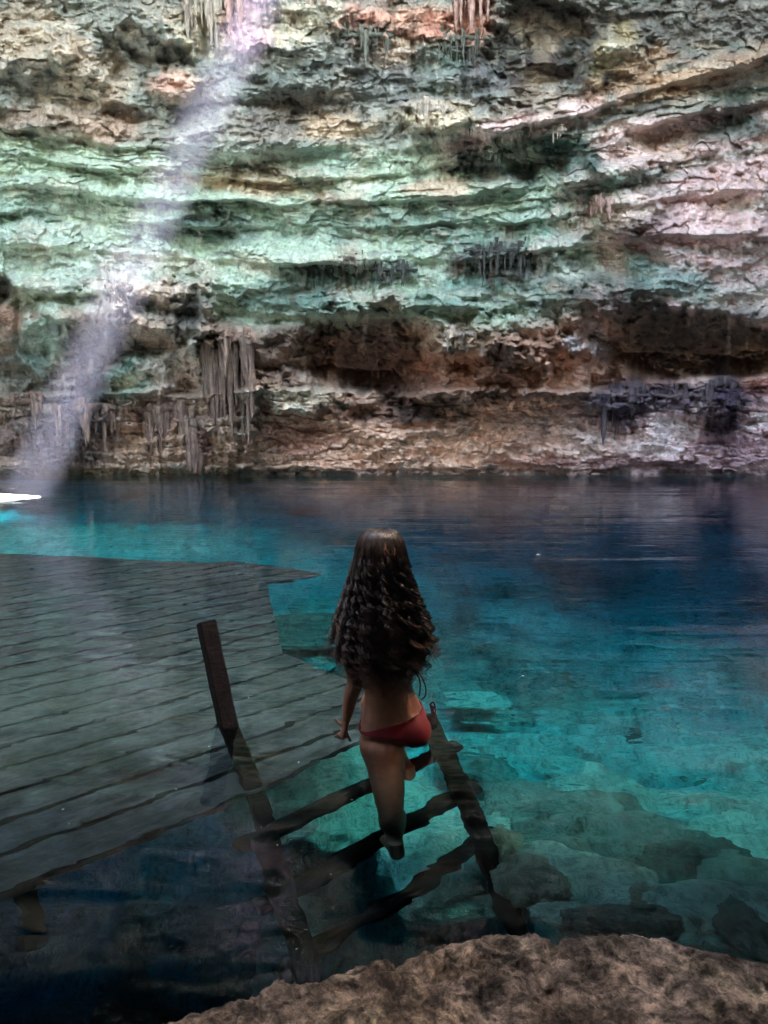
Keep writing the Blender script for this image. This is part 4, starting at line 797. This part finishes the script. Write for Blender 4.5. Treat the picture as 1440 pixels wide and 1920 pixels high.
cord([S0, A(784, 1268, -.08), A(788, 1285, -.08), A(786, 1305, -.08)], .0032, 'string', rdk.m)
cord([A(700, 1196, -.1), A(735, 1198, -.115), A(768, 1196, -.06)], .005, 'bikini_top', rd_.m)

# hair: an inner mass and several hundred curling locks over it
OUT = np.array([(990, 703, 722), (994, 685, 741), (1005, 674, 752), (1020, 668, 759), (1050, 663, 765), (1080, 656, 771), (1120, 647, 784), (1160, 638, 797), (1200, 631, 803), (1232, 629, 806), (1258, 640, 802), (1290, 664, 792)], float)
def hair_sec(py):
    l = np.interp(py, OUT[:, 0], OUT[:, 1]); r_ = np.interp(py, OUT[:, 0], OUT[:, 2]); sc = YB/F*1.02
    c = A((l+r_)/2, py); dep = np.interp(py, [990, 994, 1005, 1020, 1050, 1100, 1160, 1230, 1290], [.01, .045, .07, .088, .105, .112, .125, .12, .10])
    return c, (r_-l)/2*sc, dep
hm = NT('dark_brown_hair'); at = hm.n('ShaderNodeAttribute', _attribute_name='tint'); hm.link(at.outputs['Color'], hm.b.inputs['Base Color']); hm.b.inputs['Roughness'].default_value = .38; hm.b.inputs['Specular IOR Level'].default_value = .6
V = []; Fc = []; n_ = 40; pys_ = list(np.linspace(991, 1256, 50))
for i, py in enumerate(pys_):
    c, hw, dp = hair_sec(py); face = 0.*py; e_ = .86 if py < 1225 else .86*(1-(py-1225)/70)
    for k in range(n_):
        a = 2*math.pi*k/n_; fy_ = math.sin(a); ry_ = dp*(1 if fy_ < 0 else (.35 if py < 1110 else .25))
        g = 1+.04*math.sin(k*2.7+i*.8)+.03*math.sin(k*5.1-i*1.7); V.append(c+np.array([1, 0, 0])*math.cos(a)*hw*e_*g+np.array([0, 1., 0])*fy_*ry_*e_*g)
for i in range(len(pys_)-1):
    for k in range(n_): a = i*n_+k; b_ = i*n_+(k+1) % n_; Fc.append((a, a+n_, b_+n_, b_))
Fc.append(tuple(range(n_))); Fc.append(tuple((len(pys_)-1)*n_+k for k in range(n_-1, -1, -1)))
hair = mesh('hair', [v-ORG for v in V], Fc, hm.m, girl, colors=np.zeros((len(V), 3))+np.array([.012, .008, .007]))
rs = np.random.default_rng(5); V = []; Fc = []; CC = []
NP = 60; nsd = 4
LOCKS = []
for i in range(120):
    LOCKS.append(dict(th=rs.uniform(-1, 1)*math.pi*.60, ly=rs.uniform(.80, .99), end=rs.choice([rs.normal(1262, 12), rs.uniform(1215, 1275), rs.uniform(1130, 1240)], p=[.5, .3, .2]),
        lam=rs.uniform(24, 56), ph=rs.random()*6.28, amp=rs.uniform(.006, .015), drift=rs.normal(0, .2), tip=rs.uniform(0, 1), tint=rs.uniform(.5, 1.6), out=rs.normal(.008, .024)))
NS = 120*11
for i in range(NS):
    k = LOCKS[i % 120]; inner = i//120
    th = k['th']+rs.normal(0, .034); endy = k['end']+14-48*abs(math.sin(k['th']))**2+rs.normal(0, 7); sty = rs.uniform(989, 998) if inner % 3 < 2 else rs.uniform(1000, 1090)
    t = np.linspace(0, 1, NP); py = sty+(endy-sty)*t; am0 = k['amp']*rs.uniform(.8, 1.2); ph = k['ph']+rs.normal(0, .42); r0 = rs.uniform(.0012, .0030); oy = rs.normal(0, .006)
    P_ = []
    for q in range(NP):
        c, hw, dp = hair_sec(py[q]); k_ = sstep(1000, 1075, py[q]); am = am0*k_*(.8+.7*t[q]); a2 = 2*math.pi*(py[q]-1000)/(k['lam']*(1-.2*t[q]))+ph+1.8*math.sin(py[q]*.023+k['ph']*3)
        thq = th+k['drift']*t[q]; fly = np.array([math.sin(thq), -math.cos(thq), 0]); ly = (k['ly']+oy*3*t[q])*k_+(.985+.02*(k['ly']-.94)/.1)*(1-k_)
        pos = c+np.array([math.sin(thq)*hw*ly, -math.cos(thq)*dp*ly*(1 if abs(thq) < 1.57 else .3), 0])
        P_.append(pos+fly*(math.cos(a2)*am+k['out']*t[q]**2)+np.array([math.cos(thq), math.sin(thq), 0])*(math.sin(a2)*am*1.2+oy*t[q]))
    tint = k['tint']*rs.uniform(.75, 1.25); tipc = k['tip']*rs.uniform(.6, 1); taper = r0*np.minimum(1, (1-t)*4+.12)
    v, f = tube_vf(P_, taper, n=nsd, cap=True, ell=taper*.6); b_ = len(V)
    V += v; Fc += [tuple(a_+b_ for a_ in x_) for x_ in f]
    base_c = np.array([.024, .0135, .010])*tint; tip_c = np.array([.20, .10, .065])*tint
    w_ = (np.clip((t-.55)/.45, 0, 1)**1.3*tipc)[:, None]; cc = base_c*(1-w_)+tip_c*w_; CC.append(np.repeat(cc, nsd, axis=0))
mesh('curls', [v-ORG for v in V], Fc, hm.m, hair, colors=np.concatenate(CC))
# loose pale-tipped ends, one mesh for each side
for side in (0, 1):
    V = []; Fc = []; CC = []
    for (x, y, m_) in ([(634, 1252, 16)], [(804, 1205, 12), (800, 1232, 8), (795, 1262, 6)])[side]:
        for i in range(m_):
            sx = -1 if x < 700 else 1; p0 = A(x-sx*rs.uniform(0, 10), y-rs.uniform(14, 30), -.04); P_ = []
            le = rs.uniform(.02, .055); ph = rs.random()*6
            for q in np.linspace(0, 1, 16): P_.append(p0+np.array([sx*(.018*q+.02*q*q)*(1 if y < 1240 else .4)+.005*math.sin(q*9+ph), .004*math.cos(q*9+ph), -le*q-.01*q]))
            v, f = tube_vf(P_, .0014*(1.05-np.linspace(0, 1, 16)), n=4); b_ = len(V); V += v; Fc += [tuple(a_+b_ for a_ in x_) for x_ in f]; CC.append(np.zeros((len(v), 3))+np.array([.34, .24, .18])*rs.uniform(.5, 1.2))
    mesh('loose_curls', [v-ORG for v in V], Fc, hm.m, hair, colors=np.concatenate(CC))
